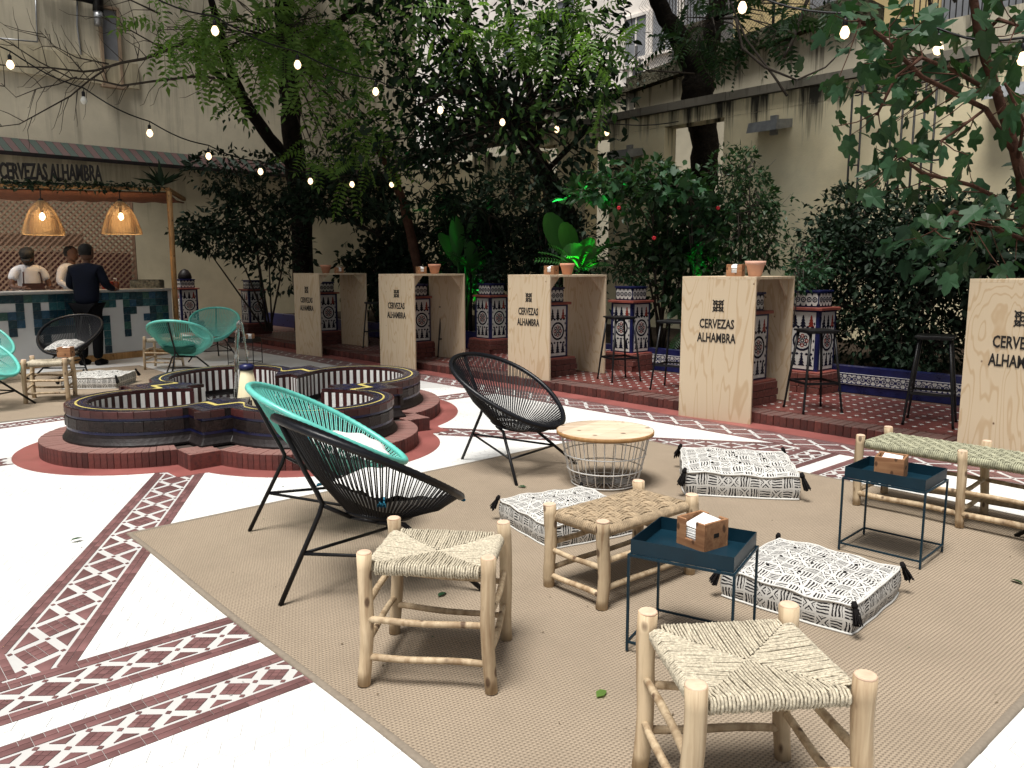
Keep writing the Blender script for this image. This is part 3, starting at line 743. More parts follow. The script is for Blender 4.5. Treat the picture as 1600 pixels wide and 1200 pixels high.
# ------------------------------------------------------------------ pedestals with painted tiles
def ped_mesh():
    m = MB(); y = -.182
    m.box((0, 0, .335), (.36, .36, .67), m=0)
    return m
def panel_mesh(m, M, wd, z0, z1):
    """painted panel in the local xz plane at y=0, transformed by M"""
    q = MB(); y = 0
    tri(q, [(-wd / 2, z0), (wd / 2, z0), (wd / 2, z1), (-wd / 2, z1)], y, .004, 1); y = -.0045
    h = z1 - z0
    for k in range(3):
        x = (-1 + k) * wd / 3.05
        for (zz, s) in ((z1 - .035, -1), (z0 + .035, 1)):
            ztop = zz; hh = h * .20
            if s < 0:
                for l in range(4):
                    ww = wd / 3.3 * (.35 + l * .2) / 1.0 * .5; zb = ztop - hh * (l + 1) / 4
                    tri(q, [(x - ww, zb), (x + ww, zb), (x + ww * .35, zb + hh * .27), (x - ww * .35, zb + hh * .27)], y, .001, 2 if k < 2 else 3)
            else:
                for l in range(4):
                    ww = wd / 3.3 * (.95 - l * .2) * .5; zb = zz + hh * l / 4
                    tri(q, [(x - ww, zb), (x + ww, zb), (x + ww * .35, zb + hh * .27), (x - ww * .35, zb + hh * .27)], y, .001, 2)
    cz = (z0 + z1) / 2; r = wd * .40
    ringp(q, 0, cz, r, r * .80, y, .001, 2, 18)
    for k in range(8):
        a = R(45 * k); ringp(q, r * .45 * math.cos(a), cz + r * .45 * math.sin(a), r * .20, r * .10, y, .001, 2 if k % 2 else 3, 8)
    ringp(q, 0, cz, r * .22, r * .10, y, .001, 2, 8)
    for s in (-1, 1):
        for k in range(5):
            x = (-2 + k) * wd / 5.2; tri(q, [(x - wd * .07, cz + s * h * .235), (x, cz + s * h * .235 - .016), (x + wd * .07, cz + s * h * .235), (x, cz + s * h * .235 + .016)], y, .001, 2)
    for s in (-1, 1):
        for zz in (-.3, -.15, .0, .15, .3):
            x = s * wd * .46; tri(q, [(x - .010, cz + zz * h), (x, cz + zz * h - .02), (x + .010, cz + zz * h), (x, cz + zz * h + .02)], y, .001, 2)
    for v in q.v: pass
    m.add([M @ Vector(v) for v in q.v], [], 0); o = len(m.v) - len(q.v)
    for f, mi in zip(q.f, q.m): m.f.append(tuple(i + o for i in f)); m.m.append(mi); m.sm.append(False)
REDGL = plain('red_glaze', (.22, .03, .02), .3, .2, 10); BLK2 = plain('ink_blue_glaze', (.007, .008, .022), .25, .3, 10)
RED_CAP = plain('red_cap_tile', (.22, .06, .045), .4, .3, 8, .1, .003, .45)
pc = MB(); pc.box((0, 0, .55 + 0), (.36, .36, .66)); pbody = pc.data('body', BLUECER)
pp = MB()
for k in range(4): panel_mesh(pp, Matrix.Rotation(R(90) * k, 4, 'Z') @ Matrix.Translation((0, -.1805, 0)), .28, .25, .86)
ppan = pp.data('tile_panel', [BLUECER, WHITECER, BLK2, REDGL])
pb = MB(); 
for z in range(3):
    for k in range(4):
        for j in range(4):
            Mx = Matrix.Rotation(R(90) * k, 4, 'Z'); c = Mx @ Vector((-.18 + j * .125 + (z % 2) * .02, -.235, .035 + z * .072)); pb.bbox(c, (.118, .06, .066), .004, R(90) * k)
pb.box((0, 0, .105), (.42, .42, .205)); pbase = pb.data('brick_base', BRICK)
pcap = MB(); pcap.bbox((0, 0, .895), (.43, .43, .03), .006); pcap.bbox((0, 0, .222), (.50, .50, .02), .005); pcapm = pcap.data('cap', RED_CAP)
pt_ = MB(); pt_.box((0, 0, .99), (.28, .28, .16)); pt_.bbox((0, 0, 1.08), (.31, .31, .02), .004)
for k in range(4):
    Mx = Matrix.Rotation(R(90) * k, 4, 'Z') @ Matrix.Translation((0, -.1405, 0)); q = MB()
    tri(q, [(-.13, .925), (.13, .925), (.13, 1.055), (-.13, 1.055)], 0, .003, 1)
    for j in range(4): ringp(q, -.0975 + .065 * j, .99, .03, .018, -.0035, .001, 2, 8); ringp(q, -.0975 + .065 * j, .99, .010, .003, -.0035, .001, 2, 6)
    for j in range(5): tri(q, [(-.13 + .065 * j - .014, .925), (-.13 + .065 * j + .014, .925), (-.13 + .065 * j, .955)], -.0035, .001, 2); tri(q, [(-.13 + .065 * j - .014, 1.055), (-.13 + .065 * j, 1.025), (-.13 + .065 * j + .014, 1.055)], -.0035, .001, 2)
    o = len(pt_.v); pt_.v += [tuple(Mx @ Vector(v)) for v in q.v]
    for f, mi in zip(q.f, q.m): pt_.f.append(tuple(i + o for i in f)); pt_.m.append(mi); pt_.sm.append(False)
ptop = pt_.data('upper_block', [BLUECER, WHITECER, BLK2])
PEDS = [(1268, 'tiled pedestal with ivy on top right of the fourth plywood table'), (1160, 'tiled pedestal showing inside the fourth plywood table'),
        (985, 'tiled pedestal behind the bar stool between the third and fourth plywood tables'), (855, 'tiled pedestal showing inside the third plywood table'),
        (768, 'tiled pedestal just left of the third plywood table'), (648, 'tiled pedestal showing inside the second plywood table'), (506, 'tiled pedestal showing inside the first plywood table'),
        (398, 'tiled pedestal under the dark shrubs left of the first plywood table')]
for i, (px, lab) in enumerate(PEDS):
    bp = 8.2 if px in (1268, 985, 768) else 6.98
    a = at_b(px, bp); t = thing('tiled_pedestal', lab, 'pedestal', W(a, bp, TZ), YAW_U, 'tiled pedestals along the planter')
    for nm, me in (('body', pbody), ('tile_panel', ppan), ('brick_base', pbase), ('cap', pcapm), ('upper_block', ptop)): ob(nm, me, t)
t = thing('tiled_pedestal', 'farthest tiled pedestal with a round dark finial beside the bar post', 'pedestal', W(-17.0, 6.1, .12), YAW_U, 'tiled pedestals along the planter')
for nm, me in (('body', pbody), ('tile_panel', ppan), ('brick_base', pbase), ('cap', pcapm), ('upper_block', ptop)): ob(nm, me, t)
m = MB(); m.lathe([(.12, 1.085), (.14, 1.12), (.12, 1.2), (.07, 1.27), (.01, 1.30)], 14); obj('finial', m, DARKCER, t)

# ------------------------------------------------------------------ fountain
def outline(r, s, n=240):
    th0 = R(-2.3); angs = set(2 * math.pi * k / n for k in range(n))
    base = []
    for k in range(4):
        base.append(th0 + math.pi / 2 * k)
        # where circle and square side meet
        t = math.sqrt(max(r * r - (s - .9) ** 2, 0)); 
        for sg in (-1, 1):
            if t < s: base.append(th0 + math.pi / 4 + math.pi / 2 * k + sg * math.atan2(t, s))
    angs = sorted((a % (2 * math.pi)) for a in list(angs) + base)
    return angs
def rad(a, r, s):
    best = 0
    for k in range(4):
        l = R(42.8) + math.pi / 2 * k; d = (a - l + math.pi) % (2 * math.pi) - math.pi
        if abs(d) < math.pi / 2:
            ss = s / math.cos(d) if abs(d) <= math.pi / 4 + 1e-6 else 0
            best = max(best, ss); q = r * r - (.9 * math.sin(d)) ** 2
            if q > 0: best = max(best, .9 * math.cos(d) + math.sqrt(q))
    return best
LV = [(.85, 1.06), (.65, .88), (.50, .48), (.70, .93)]
ANG = sorted(set(round(a, 5) for r, s in LV for a in outline(r, s, 200)))
def fy(dy): return dy * (1.27 if dy > 0 else 1)
def loop(r, s, z): return [(FC[0] + rad(a, r, s) * math.cos(a), FC[1] + fy(rad(a, r, s) * math.sin(a)), z) for a in ANG]
def skin(m, L, mi=0, sm=False, fill=False):
    n = len(ANG); vs = [p for l in L for p in l]; fs = []
    for i in range(len(L) - 1):
        for k in range(n): j = (k + 1) % n; fs.append((i * n + k, i * n + j, (i + 1) * n + j, (i + 1) * n + k))
    m.add(vs, fs, mi, sm)
    if fill:
        o = len(m.v); m.v.append((FC[0], FC[1], L[-1][0][2])); b = o - n
        for k in range(n): m.f.append((b + k, b + (k + 1) % n, o)); m.m.append(mi); m.sm.append(False)
def lerp(L0, L1, f): return [tuple(a + (b - a) * f for a, b in zip(p, q)) for p, q in zip(L0, L1)]
def walk(L, step, off=0):
    """points and directions every step along a closed loop"""
    out = []; acc = off; n = len(L)
    for i in range(n):
        p, q = Vector(L[i]), Vector(L[(i + 1) % n]); l = (q - p).length
        while acc < l:
            out.append((p + (q - p) * (acc / l), math.atan2(q.y - p.y, q.x - p.x))); acc += step
        acc -= l
    return out
FT = thing('fountain', 'low quatrefoil fountain of dark glazed tiles on a red brick step', 'fountain')
rg = MB(); skin(rg, [loop(1.03, 1.19, 0), loop(1.03, 1.19, .004), loop(.80, 1.0, .004)]); struct('red_fountain_surround', rg, REDSM)
m = MB(); skin(m, [loop(.83, 1.04, 0), loop(.83, 1.04, .105), loop(.62, .85, .105)]); obj('step', m, plain('step_mortar', (.05, .035, .03), .9), FT)
m = MB(); m.bbox((0, .115, .06), (.0455, .23, .118), .003); sb = m.data('brick', BRICKF)
for p, a in walk(loop(.85, 1.06, 0), .0475):
    o = ob('brick', sb, FT, loc=(p.x, p.y, random.uniform(0, .003)), rz=a + random.uniform(-.02, .02)); o.scale = (1, random.uniform(.98, 1.02), 1)
m = MB(); skin(m, [loop(.685, .915, .12), loop(.685, .915, .135), loop(.672, .902, .152), loop(.655, .885, .18), loop(.65, .88, .205)], 0)
skin(m, [loop(.651, .881, .205), loop(.651, .881, .225)], 1); skin(m, [loop(.648, .878, .225), loop(.648, .878, .310)], 0)
skin(m, [loop(.651, .881, .310), loop(.651, .881, .328)], 1); skin(m, [loop(.648, .878, .328), loop(.648, .878, .38)], 0)
obj('basin_wall', m, [DARKCER, BLUECER], FT)
m = MB(); m.bbox((0, .02, .031), (.1105, .045, .052), .0015); be = m.data('edge_tile', DARKCER2)
for p, a in walk(loop(.658, .888, .325), .112): ob('edge_tile', be, FT, loc=p, rz=a + random.uniform(-.015, .015))
m = MB(); m.bbox((0, .012, .038), (.1375, .03, .076), .0012); be = m.data('wall_tile', plain('brown_lustre_tile', (.017, .009, .0075), .45, .7, 22, .8, .006, .35, rnd=.45, sc2=60))
for p, a in walk(loop(.654, .884, .229), .139): ob('wall_tile', be, FT, loc=p, rz=a + random.uniform(-.012, .012))
m = MB(); LO, LI = loop(.650, .880, .385), loop(.50, .48, .385)
cuts = [(0, .20, 0), (.20, .235, 1), (.235, .31, 0), (.31, .34, 1), (.34, .42, 0), (.42, .52, 2), (.52, .60, 0), (.60, .64, 1), (.64, .74, 0), (.74, .78, 1), (.78, 1, 0)]
for f0, f1, mi in cuts:
    up = .0015 if mi else 0
    A, B = lerp(LO, LI, f0), lerp(LO, LI, f1); A = [(x, y, z + up) for x, y, z in A]; B = [(x, y, z + up) for x, y, z in B]; skin(m, [A, B], mi)
obj('rim', m, [GREYCER, BLUECER, YELCER], FT)
m = MB(); skin(m, [loop(.50, .48, .384), loop(.50, .48, .36)], 1); skin(m, [loop(.50, .48, .36), loop(.50, .48, .14), loop(.50, .48, .09)], 0); obj('inner_wall', m, [DARKCER, DARKCER2], FT)
wsm = MB(); wsm.box((0, 0, 0), (.034, .006, .205)); wsd = wsm.data('stripe_tile', plain('white_stripe_glaze', (.74, .73, .70), .3, .08, 9))
dsd = MB(); dsd.box((0, 0, 0), (.034, .005, .205)); dsd = dsd.data('stripe_tile', DARKCER2)
for i, (p, a) in enumerate(walk(loop(.497, .477, .252), .0365)): ob('stripe_tile', wsd if i % 2 else dsd, FT, loc=p, rz=a)
m = MB(); skin(m, [loop(.50, .48, .092)], 0); m = MB(); lp = loop(.50, .48, .092); skin(m, [lp, lerp(lp, [(FC[0], FC[1], .092)] * len(lp), .5)], 0, fill=True); obj('basin_floor', m, DARKCER, FT)
m = MB()
def flat(m, pts, z, mi=0): m.prism(pts, z, z + .002, mi)
for cx, cy in [tuple(l) for l in LOB] + [tuple(FC)]:
    for k in range(24):
        t0, t1 = R(15 * k), R(15 * k + 15)
        for ro, ri in ((.40, .38), (.30, .27), (.12, .09)):
            flat(m, [(cx + ro * math.cos(t0), cy + ro * math.sin(t0)), (cx + ro * math.cos(t1), cy + ro * math.sin(t1)), (cx + ri * math.cos(t1), cy + ri * math.sin(t1)), (cx + ri * math.cos(t0), cy + ri * math.sin(t0))], .0925)
        tm = (t0 + t1) / 2
        if k % 2: flat(m, [(cx + .31 * math.cos(tm), cy + .31 * math.sin(tm)), (cx + .345 * math.cos(tm + .1), cy + .345 * math.sin(tm + .1)), (cx + .38 * math.cos(tm), cy + .38 * math.sin(tm)), (cx + .345 * math.cos(tm - .1), cy + .345 * math.sin(tm - .1))][::-1], .0925)
        elif k % 4 == 0: flat(m, [(cx + .13 * math.cos(tm), cy + .13 * math.sin(tm)), (cx + .2 * math.cos(tm + .25), cy + .2 * math.sin(tm + .25)), (cx + .26 * math.cos(tm), cy + .26 * math.sin(tm)), (cx + .2 * math.cos(tm - .25), cy + .2 * math.sin(tm - .25))][::-1], .0925)
obj('floor_mosaic', m, WHITECER, FT, kind='stuff')
m = MB(); lp = loop(.496, .476, .118); skin(m, [lp, lerp(lp, [(FC[0], FC[1], .118)] * len(lp), .5)], 0, fill=True); wa = obj('basin_water', m, m_water(), FT, kind='stuff')
SP = (-2.36, 7.05)
m = MB(); m.lathe([(.115, .09), (.115, .12), (.052, .535)], 18, (*SP, 0)); obj('spout_cone', m, CREAM, FT)
m = MB(); m.lathe([(.135, .093), (.135, .115), (.10, .135)], 18, (*SP, 0)); obj('base_collar', m, BLUECER, FT)
m = MB(); m.lathe([(.058, .53), (.066, .545), (.062, .575), (.03, .585)], 18, (*SP, 0)); obj('spout_collar', m, BLUECER, FT)
m = MB(); pts = []; rr = []
for k in range(26):
    f = k / 25; x = SP[0] + .01 - .16 * f; z = .585 + 4 * .37 * f * (1 - f) * 1.0 + (.10 - .585) * f * f if f < .5 else None
    pts.append(None)
pts = []; rr = []
for k in range(30):     # thrown up, then falling back beside the cone
    f = k / 29; tt_ = f * .70; vx = -.17; vz = 2.72
    pts.append((SP[0] + .01 + vx * tt_, SP[1] - .02 * f, .585 + vz * tt_ - 4.9 * tt_ * tt_)); rr.append((.007 + .010 * min(1, f * 2.2)) * random.uniform(.75, 1.3))
    if pts[-1][2] < .12: break
m.tube(pts, rr, 7)
for k in range(26):
    f = random.random(); i = int(f * (len(pts) - 1)); p = Vector(pts[i]) + Vector((random.uniform(-.03, .03), random.uniform(-.02, .02), random.uniform(-.03, .03))); r = random.uniform(.003, .008)
    m.lathe([(.0005, -r), (r * .8, -r * .5), (r, 0), (r * .7, r * .6), (.0005, r)], 6, p)
obj('water_jet', m, m_water(), FT, kind='stuff')

# ------------------------------------------------------------------ string of shared shapes
def cushion_data(name, wx, wy, h, mat, pinch=.0, puff=.03, n=16, nz=4, piping=True):
    m = MB(); uv = []
    def P(u, v, w_):     # u,v,w in -1..1 on the box surface
        x, y, z = u * wx / 2, v * wy / 2, w_ * h / 2
        e = (1 - u * u) * (1 - v * v)
        side = 1 - abs(w_) ** 2
        z += math.copysign(puff * e ** .6, w_) if abs(w_) > .99 else 0
        bul = .012 * side * (1 if h > .1 else 0)
        if abs(u) > .99: x += math.copysign(bul, u)
        if abs(v) > .99: y += math.copysign(bul, v)
        c = (abs(u) * abs(v)) ** 6; x *= 1 - .03 * c; y *= 1 - .03 * c
        if pinch: 
            q = (1 - abs(u) ** 3) * (1 - abs(v) ** 3); z *= (.12 + .88 * q ** .5)
            x *= 1 - pinch * (1 - abs(v) ** 2) * abs(u); y *= 1 - pinch * (1 - abs(u) ** 2) * abs(v)
        wob = .010 * math.sin(6 * u + 4 * v) * math.cos(5 * v - 3 * u)
        return (x + wob * .5, y + wob * .5, z + (wob if w_ > .9 else 0))
    def face(fn, na, nb, uvf):
        vs = []; us = []
        for i in range(na + 1):
            for j in range(nb + 1): a, b = -1 + 2 * i / na, -1 + 2 * j / nb; vs.append(P(*fn(a, b))); us.append(uvf(a, b))
        fs = [(i * (nb + 1) + j, (i + 1) * (nb + 1) + j, (i + 1) * (nb + 1) + j + 1, i * (nb + 1) + j + 1) for i in range(na) for j in range(nb)]
        m.add(vs, fs, 0, True)
        for f in fs: uv.extend(us[i] for i in f)
    X, Y, Z = wx / 2, wy / 2, h / 2
    face(lambda a, b: (a, b, 1), n, n, lambda a, b: (a * X + 5, b * Y + 5)); face(lambda a, b: (b, a, -1), n, n, lambda a, b: (a * X, b * Y + 9))
    if not pinch:
        face(lambda a, b: (a, -1, b), n, nz, lambda a, b: (a * X + 1.0, b * Z + 2.02)); face(lambda a, b: (-a, 1, b), n, nz, lambda a, b: (a * X + 3, b * Z + 2.02))
        face(lambda a, b: (1, a, b), n, nz, lambda a, b: (a * Y + 7.2, b * Z + 2.02)); face(lambda a, b: (-1, -a, b), n, nz, lambda a, b: (a * Y + 8.1, b * Z + 2.02))
    m.uv = uv; me = m.data(name, mat)
    return me, P
def tassel(m, p, L=.09, r=.022, dirn=(0, 0, -1)):
    p = Vector(p); d = Vector(dirn).normalized(); m.tube([p - d * .02, p, p + d * .012], [.010, .015, .013], 7)
    for k in range(34):
        a = random.uniform(0, 6.28); q = Vector((math.cos(a), math.sin(a), 0)); q = q - d * q.dot(d); s = random.uniform(.2, 1) * r
        m.tube([p + q * .006, p + q * s * .8 + d * L * .5, p + q * s * random.uniform(.9, 1.3) + d * L * random.uniform(.85, 1.1)], .0035, 3, caps=False)
CUSH, CP = cushion_data('cover', .66, .66, .135, KUBA)
tsm = MB()
for sx_ in (-1, 1):
    for sy_ in (-1, 1): tassel(tsm, (sx_ * .335, sy_ * .335, .075), .085, .024, (sx_ * .35, sy_ * .35, -1))
pip = MB()
for zz in (-1, 1):
    P_ = []
    for (u0, v0, u1, v1) in ((-1, -1, 1, -1), (1, -1, 1, 1), (1, 1, -1, 1), (-1, 1, -1, -1)):
        for k in range(12): f = k / 12; x, y, z = CP(u0 + (u1 - u0) * f, v0 + (v1 - v0) * f, zz); P_.append((x * 1.012, y * 1.012, z))
    pip.tube(P_, .006, 5, closed=True)
tufts = MB()
for k in range(3):
    for j in range(3):
        x, y, z = CP(-.5 + .5 * k, -.5 + .5 * j, 1); tufts.lathe([(.010, 0), (.008, .006), (.001, .009)], 6, (x, y, z - .001))
tsd, pipd, tufd = tsm.data('tassel', BLKFUR), pip.data('piping', KUBA), tufts.data('tuft', BLKFUR)
one_t = []
for sx_ in (-1, 1):
    for sy_ in (-1, 1):
        q = MB(); tassel(q, (sx_ * .335, sy_ * .335, .078), .085, .024, (sx_ * .35, sy_ * .35, -1)); one_t.append(q.data('tassel', BLKFUR))
def floor_cushion(label, x, y, rz, scale=1.0, z=.008):
    t = thing('floor_cushion', label, 'cushion', (x, y, z), rz, 'printed floor cushions'); t.scale = (scale,) * 3
    ob('cover', CUSH, t, loc=(0, 0, .076)); ob('piping', pipd, t, loc=(0, 0, .076)); ob('tuft', tufd, t, loc=(0, 0, .076))
    for d in one_t: ob('tassel', d, t, loc=(0, 0, .076))
    return t
def quad_center(*px, z=0):
    P = [G(a, b, z) for a, b in px]; c = sum(P, Vector()) / len(P); return c

PILD, _ = cushion_data('cover', .42, .42, .13, COTTON, pinch=.08, puff=.03)
PILK, _ = cushion_data('cover', .42, .42, .13, KUBA, pinch=.08, puff=.03)
PILT, _ = cushion_data('cover', .42, .42, .13, plain('dark_teal_cloth', (.03, .12, .10), .9, .3, 14, .3, .003, .1), pinch=.08, puff=.03)

# ------------------------------------------------------------------ acapulco chairs
def acapulco(label, cord, x, y, rz, z=.012, pillow=None, plabel='', pat=(.06, 0, .50), prot=(.0, .18, 0)):
    t = thing('lounge_chair', label, 'chair', (x, y, z), rz, 'string lounge chairs')
    rimp = lambda a, k=1.0: Vector((.01 + .41 * k * math.cos(a), .37 * k * math.sin(a) * (1 - .10 * math.cos(a)), .570 - .222 * math.cos(a) + .02 * math.sin(a) ** 2))
    low = lambda a: Vector((.035 + .15 * math.cos(a), .13 * math.sin(a), .325 - .03 * math.cos(a)))
    m = MB(); nn = 160
    m.tube([rimp(2 * math.pi * k / nn) for k in range(nn)], [.0165 + .0018 * (k % 2) for k in range(nn)], 7, closed=True); obj('rim', m, cord, t)
    m = MB(); m.tube([low(2 * math.pi * k / 24) for k in range(24)], .010, 6, closed=True); obj('seat_ring', m, cord, t)
    m = MB(); nc = 88
    for k in range(nc):
        a = 2 * math.pi * (k + .5) / nc
        for s in (-.014, .014):
            p, q = rimp(a + s, .985), low(a + s * .6); mid = (p + q) / 2 + Vector((0, 0, -.012)) + (mid_out(a) * .012)
            m.tube([p, mid, q], .0032, 4, caps=False)
    for k in range(-6, 7):
        y_ = k * .019; xx = math.sqrt(max(0, 1 - (y_ / .13) ** 2)) * .15
        m.tube([(.035 - xx, y_, .325 + .03 * xx / .15), (.035, y_, .318), (.035 + xx, y_, .325 - .03 * xx / .15)], .0032, 4, caps=False)
    obj('cords', m, cord, t, kind='stuff')
    fr = BLK
    m = MB(); m.tube([(-.43, 0, 0), (-.245, 0, .365), (-.23, 0, .41), (-.250, 0, .46), (-.30, 0, .56), (-.402, 0, .792)], .011, 7); obj('rear_leg', m, fr, t)
    for s in (-1, 1):
        m = MB(); m.tube([(-.02, s * .10, .315), (.08, s * .155, .30), (.36, s * .37, 0)], .011, 7); obj('leg', m, fr, t)
    m = MB(); A, B, C_ = Vector((-.325, 0, .205)), Vector((.225, -.268, .146)), Vector((.225, .268, .146))
    m.tube([A, B], .008, 6); m.tube([B, C_], .008, 6); m.tube([C_, A], .008, 6); m.tube([(-.225, 0, .40), (-.10, 0, .325), (-.02, .10, .315)], .010, 6); m.tube([(-.10, 0, .325), (-.02, -.10, .315)], .010, 6); obj('stretcher', m, fr, t)
    if pillow is not None:
        R_ = Matrix.Rotation(rz, 4, 'Z'); p = Vector((x, y, z)) + R_ @ Vector(pat)
        k = thing('pillow', plabel, 'pillow', p, 0); k.rotation_euler = (prot[0], prot[1], rz + prot[2]); ob('cover', pillow, k)
        if pillow is PILD:
            for sx_, sy_ in ((1, 1), (1, -1), (-1, 1), (-1, -1)):
                q = MB(); tassel(q, (sx_ * .205, sy_ * .205, 0), .05, .018, (sx_, sy_, -.4)); obj('tassel', q, BLUETH, k)
    return t
def mid_out(a): return Vector((math.cos(a), math.sin(a), -.6))
def hd(d): return R(d)
def place_from_rear(px, py, head, z=.0):      # the chair origin from its rear foot seen at a pixel
    p = G(px, py, z); h = R(head); return p.x + .43 * math.cos(h), p.y + .43 * math.sin(h)
x, y = place_from_rear(438, 950, 35)
acapulco('black string lounge chair with pillow behind the nearest left rush stool', BLKCORD, x, y, R(35), pillow=PILD, plabel='white pillow with blue tassels in the front black string chair', pat=(.12, .04, .405), prot=(0, .16, .2))
x, y = place_from_rear(390, 833, 14)
acapulco('turquoise string lounge chair between the fountain and the front black chair', TEAL, x, y, R(14), pillow=PILD, plabel='white pillow in the turquoise string chair beside the fountain', pat=(.12, .0, .41), prot=(0, .2, .1))
x, y = place_from_rear(722, 718, -37, 0)
acapulco('empty black string lounge chair beside the white wire basket table', BLKCORD, x, y, R(-37), z=.004)
c = G(108, 592, 0); acapulco('black string lounge chair facing the camera in front of the tiled bar', BLKCORD, c.x, c.y + .1, R(-85), pillow=PILK, plabel='small patterned pillow in the black chair by the bar', pat=(.10, 0, .40), prot=(0, .1, 0))
c = G(296, 598, 0); acapulco('turquoise string lounge chair seen from behind just beyond the fountain rim', TEAL, c.x - .12, c.y + .12, R(92), z=.004, pillow=PILT, plabel='dark teal pillow in the turquoise chair behind the fountain', pat=(.0, 0, .42), prot=(0, .2, .1))
c = G(325, 565, 0); acapulco('turquoise string lounge chair farthest back near the tiled pedestals', TEAL, c.x + .0, c.y + .35, R(-75), z=.004)
c = G(-12, 640, 0); acapulco('turquoise string lounge chair cut by the left edge nearest the camera', TEAL, c.x - .15, c.y, R(-8))
c = G(-25, 600, 0); acapulco('turquoise string lounge chair cut by the left edge behind its twin', TEAL, c.x - .1, c.y + .1, R(-15))
c = G(1650, 905, 0); acapulco('black string lounge chair cut by the right edge beside the long bench', BLKCORD, c.x + .42, c.y + .12, R(165))

# ------------------------------------------------------------------ rush stools and benches
def log(m, a, b, r0, r1, n=9, wob=.006, k=6):
    a, b = Vector(a), Vector(b); P = []; rr = []
    o1, o2 = random.uniform(0, 6), random.uniform(0, 6)
    for i in range(k + 1):
        f = i / k; w_ = wob * math.sin(math.pi * f); P.append(a + (b - a) * f + Vector((w_ * math.sin(o1 + 2 * f), w_ * math.cos(o2 + 3 * f), w_ * .5 * math.sin(o2 + f * 4) if abs((b - a).z) < .1 else 0)))
        rr.append((r0 + (r1 - r0) * f) * random.uniform(.96, 1.04))
    m.tube(P, rr, n)
def leg_obj(t, base, top, r):
    m = MB(); log(m, base, top, r * .86, r, 12, .010, 9); 
    tp = Vector(top)
    m.lathe([(r * .97, -.002), (r * .93, .004), (r * .80, .006)], 12, tp, 1)
    obj('leg', m, [LOG, LOGEND], t)
def rush_seat(m, X, Y, z, pitch=.0088, r=.0041):
    """woven seat: four triangles of cords running to the rails and wrapping round them"""
    def strand(P): 
        m.tube([(p[0] + random.uniform(-.0012, .0012), p[1] + random.uniform(-.0012, .0012), p[2] + random.uniform(-.0015, .0015)) for p in P], r * random.uniform(.8, 1.1), 5, caps=False, bump=.18)
    hx, hy = X / 2, Y / 2; rr = .021
    for axis in (0, 1):
        H, K = (hx, hy) if axis == 0 else (hy, hx)     # rail at +-K, cords spread over +-H
        n = int(2 * (H - .02) / pitch)
        for i in range(n):
            s = -(H - .02) + (i + .5) * 2 * (H - .02) / n
            d = abs(s) / H * K                         # distance of the diagonal from the centre
            for sg in (-1, 1):
                P = []
                L = K - d
                if L < .008: continue
                for f in (0, .33, .66): q = d + (L) * f; sag = .012 * (1 - (q / K) ** 2) + .004 * (1 - f); P.append((s * (1 + .02 * f), sg * q, z - sag))
                for a in (20, 60, 100, 150): P.append((s, sg * (K - .004 + rr * math.sin(R(a))), z - rr + rr * math.cos(R(a))))
                P.append((s, sg * (K - .03), z - .045))
                if axis: P = [(p[1], p[0], p[2]) for p in P]
                strand(P)
    m.box((0, 0, z - .034), (X - .03, Y - .03, .014))
def stool(label, corners, H, r=.026, seatmat=RUSH, group='rush stools', splay=.02, name='rush_stool', taper=True):
    """corners: four ground points in order"""
    C_ = sum(corners, Vector()) / 4; e = (corners[1] - corners[0] + corners[2] - corners[3]); rz = math.atan2(e.y, e.x)
    X = e.length / 2; f_ = (corners[3] - corners[0] + corners[2] - corners[1]); Y = abs(f_.dot(Vector((-math.sin(rz), math.cos(rz), 0)))) / 2
    t = thing(name, label, 'stool', (C_.x, C_.y, .012), rz, group); z = H - .035
    for sx_ in (-1, 1):
        for sy_ in (-1, 1): leg_obj(t, (sx_ * (X / 2), sy_ * Y / 2, 0), (sx_ * (X / 2 - splay * .5), sy_ * (Y / 2 - splay * .5), H), r)
    x2, y2 = X / 2 - splay * .3, Y / 2 - splay * .3
    for sy_ in (-1, 1):
        for zz in (.10, .235):
            m = MB(); log(m, (-x2, sy_ * y2, zz + (.0 if sy_ < 0 else .02)), (x2, sy_ * y2, zz - .004), .0125, .0115, 8, .008); obj('stretcher', m, LOG, t)
    for sx_ in (-1, 1):
        for zz in (.14, .27):
            m = MB(); log(m, (sx_ * x2, -y2, zz), (sx_ * x2, y2, zz + .008), .0125, .0115, 8, .008); obj('stretcher', m, LOG, t)
    m = MB(); rush_seat(m, X - .045, Y - .045, z); obj('seat', m, seatmat, t, kind='stuff')
    return t
def sq(cx, cy, rz, X, Y):
    c, s = math.cos(rz), math.sin(rz); return [Vector((cx + a * c - b * s, cy + a * s + b * c, 0)) for a, b in ((-X / 2, -Y / 2), (X / 2, -Y / 2), (X / 2, Y / 2), (-X / 2, Y / 2))]
A = [G(574, 1078), G(772, 1084), G(788, 1005), G(612, 990)]
stool('rush seat log stool standing alone front left on the rug', A, .465)
A = [G(1070, 1082, .47), G(1352, 1070, .47), G(1244, 948, .47), G(1016, 962, .47)]
for p in A: p.z = 0
stool('largest rush seat log stool at the bottom edge of the photo', A, .47, r=.028)
cc = G(52, 632); stool('rush stool carrying a wooden box at the far left', sq(cc.x + .05, cc.y + .25, R(20), .40, .42), .46)
cc = G(232, 580); stool('small rush stool between the bar and the turquoise chairs', sq(cc.x + .1, cc.y + .3, R(5), .40, .40), .46, r=.02)

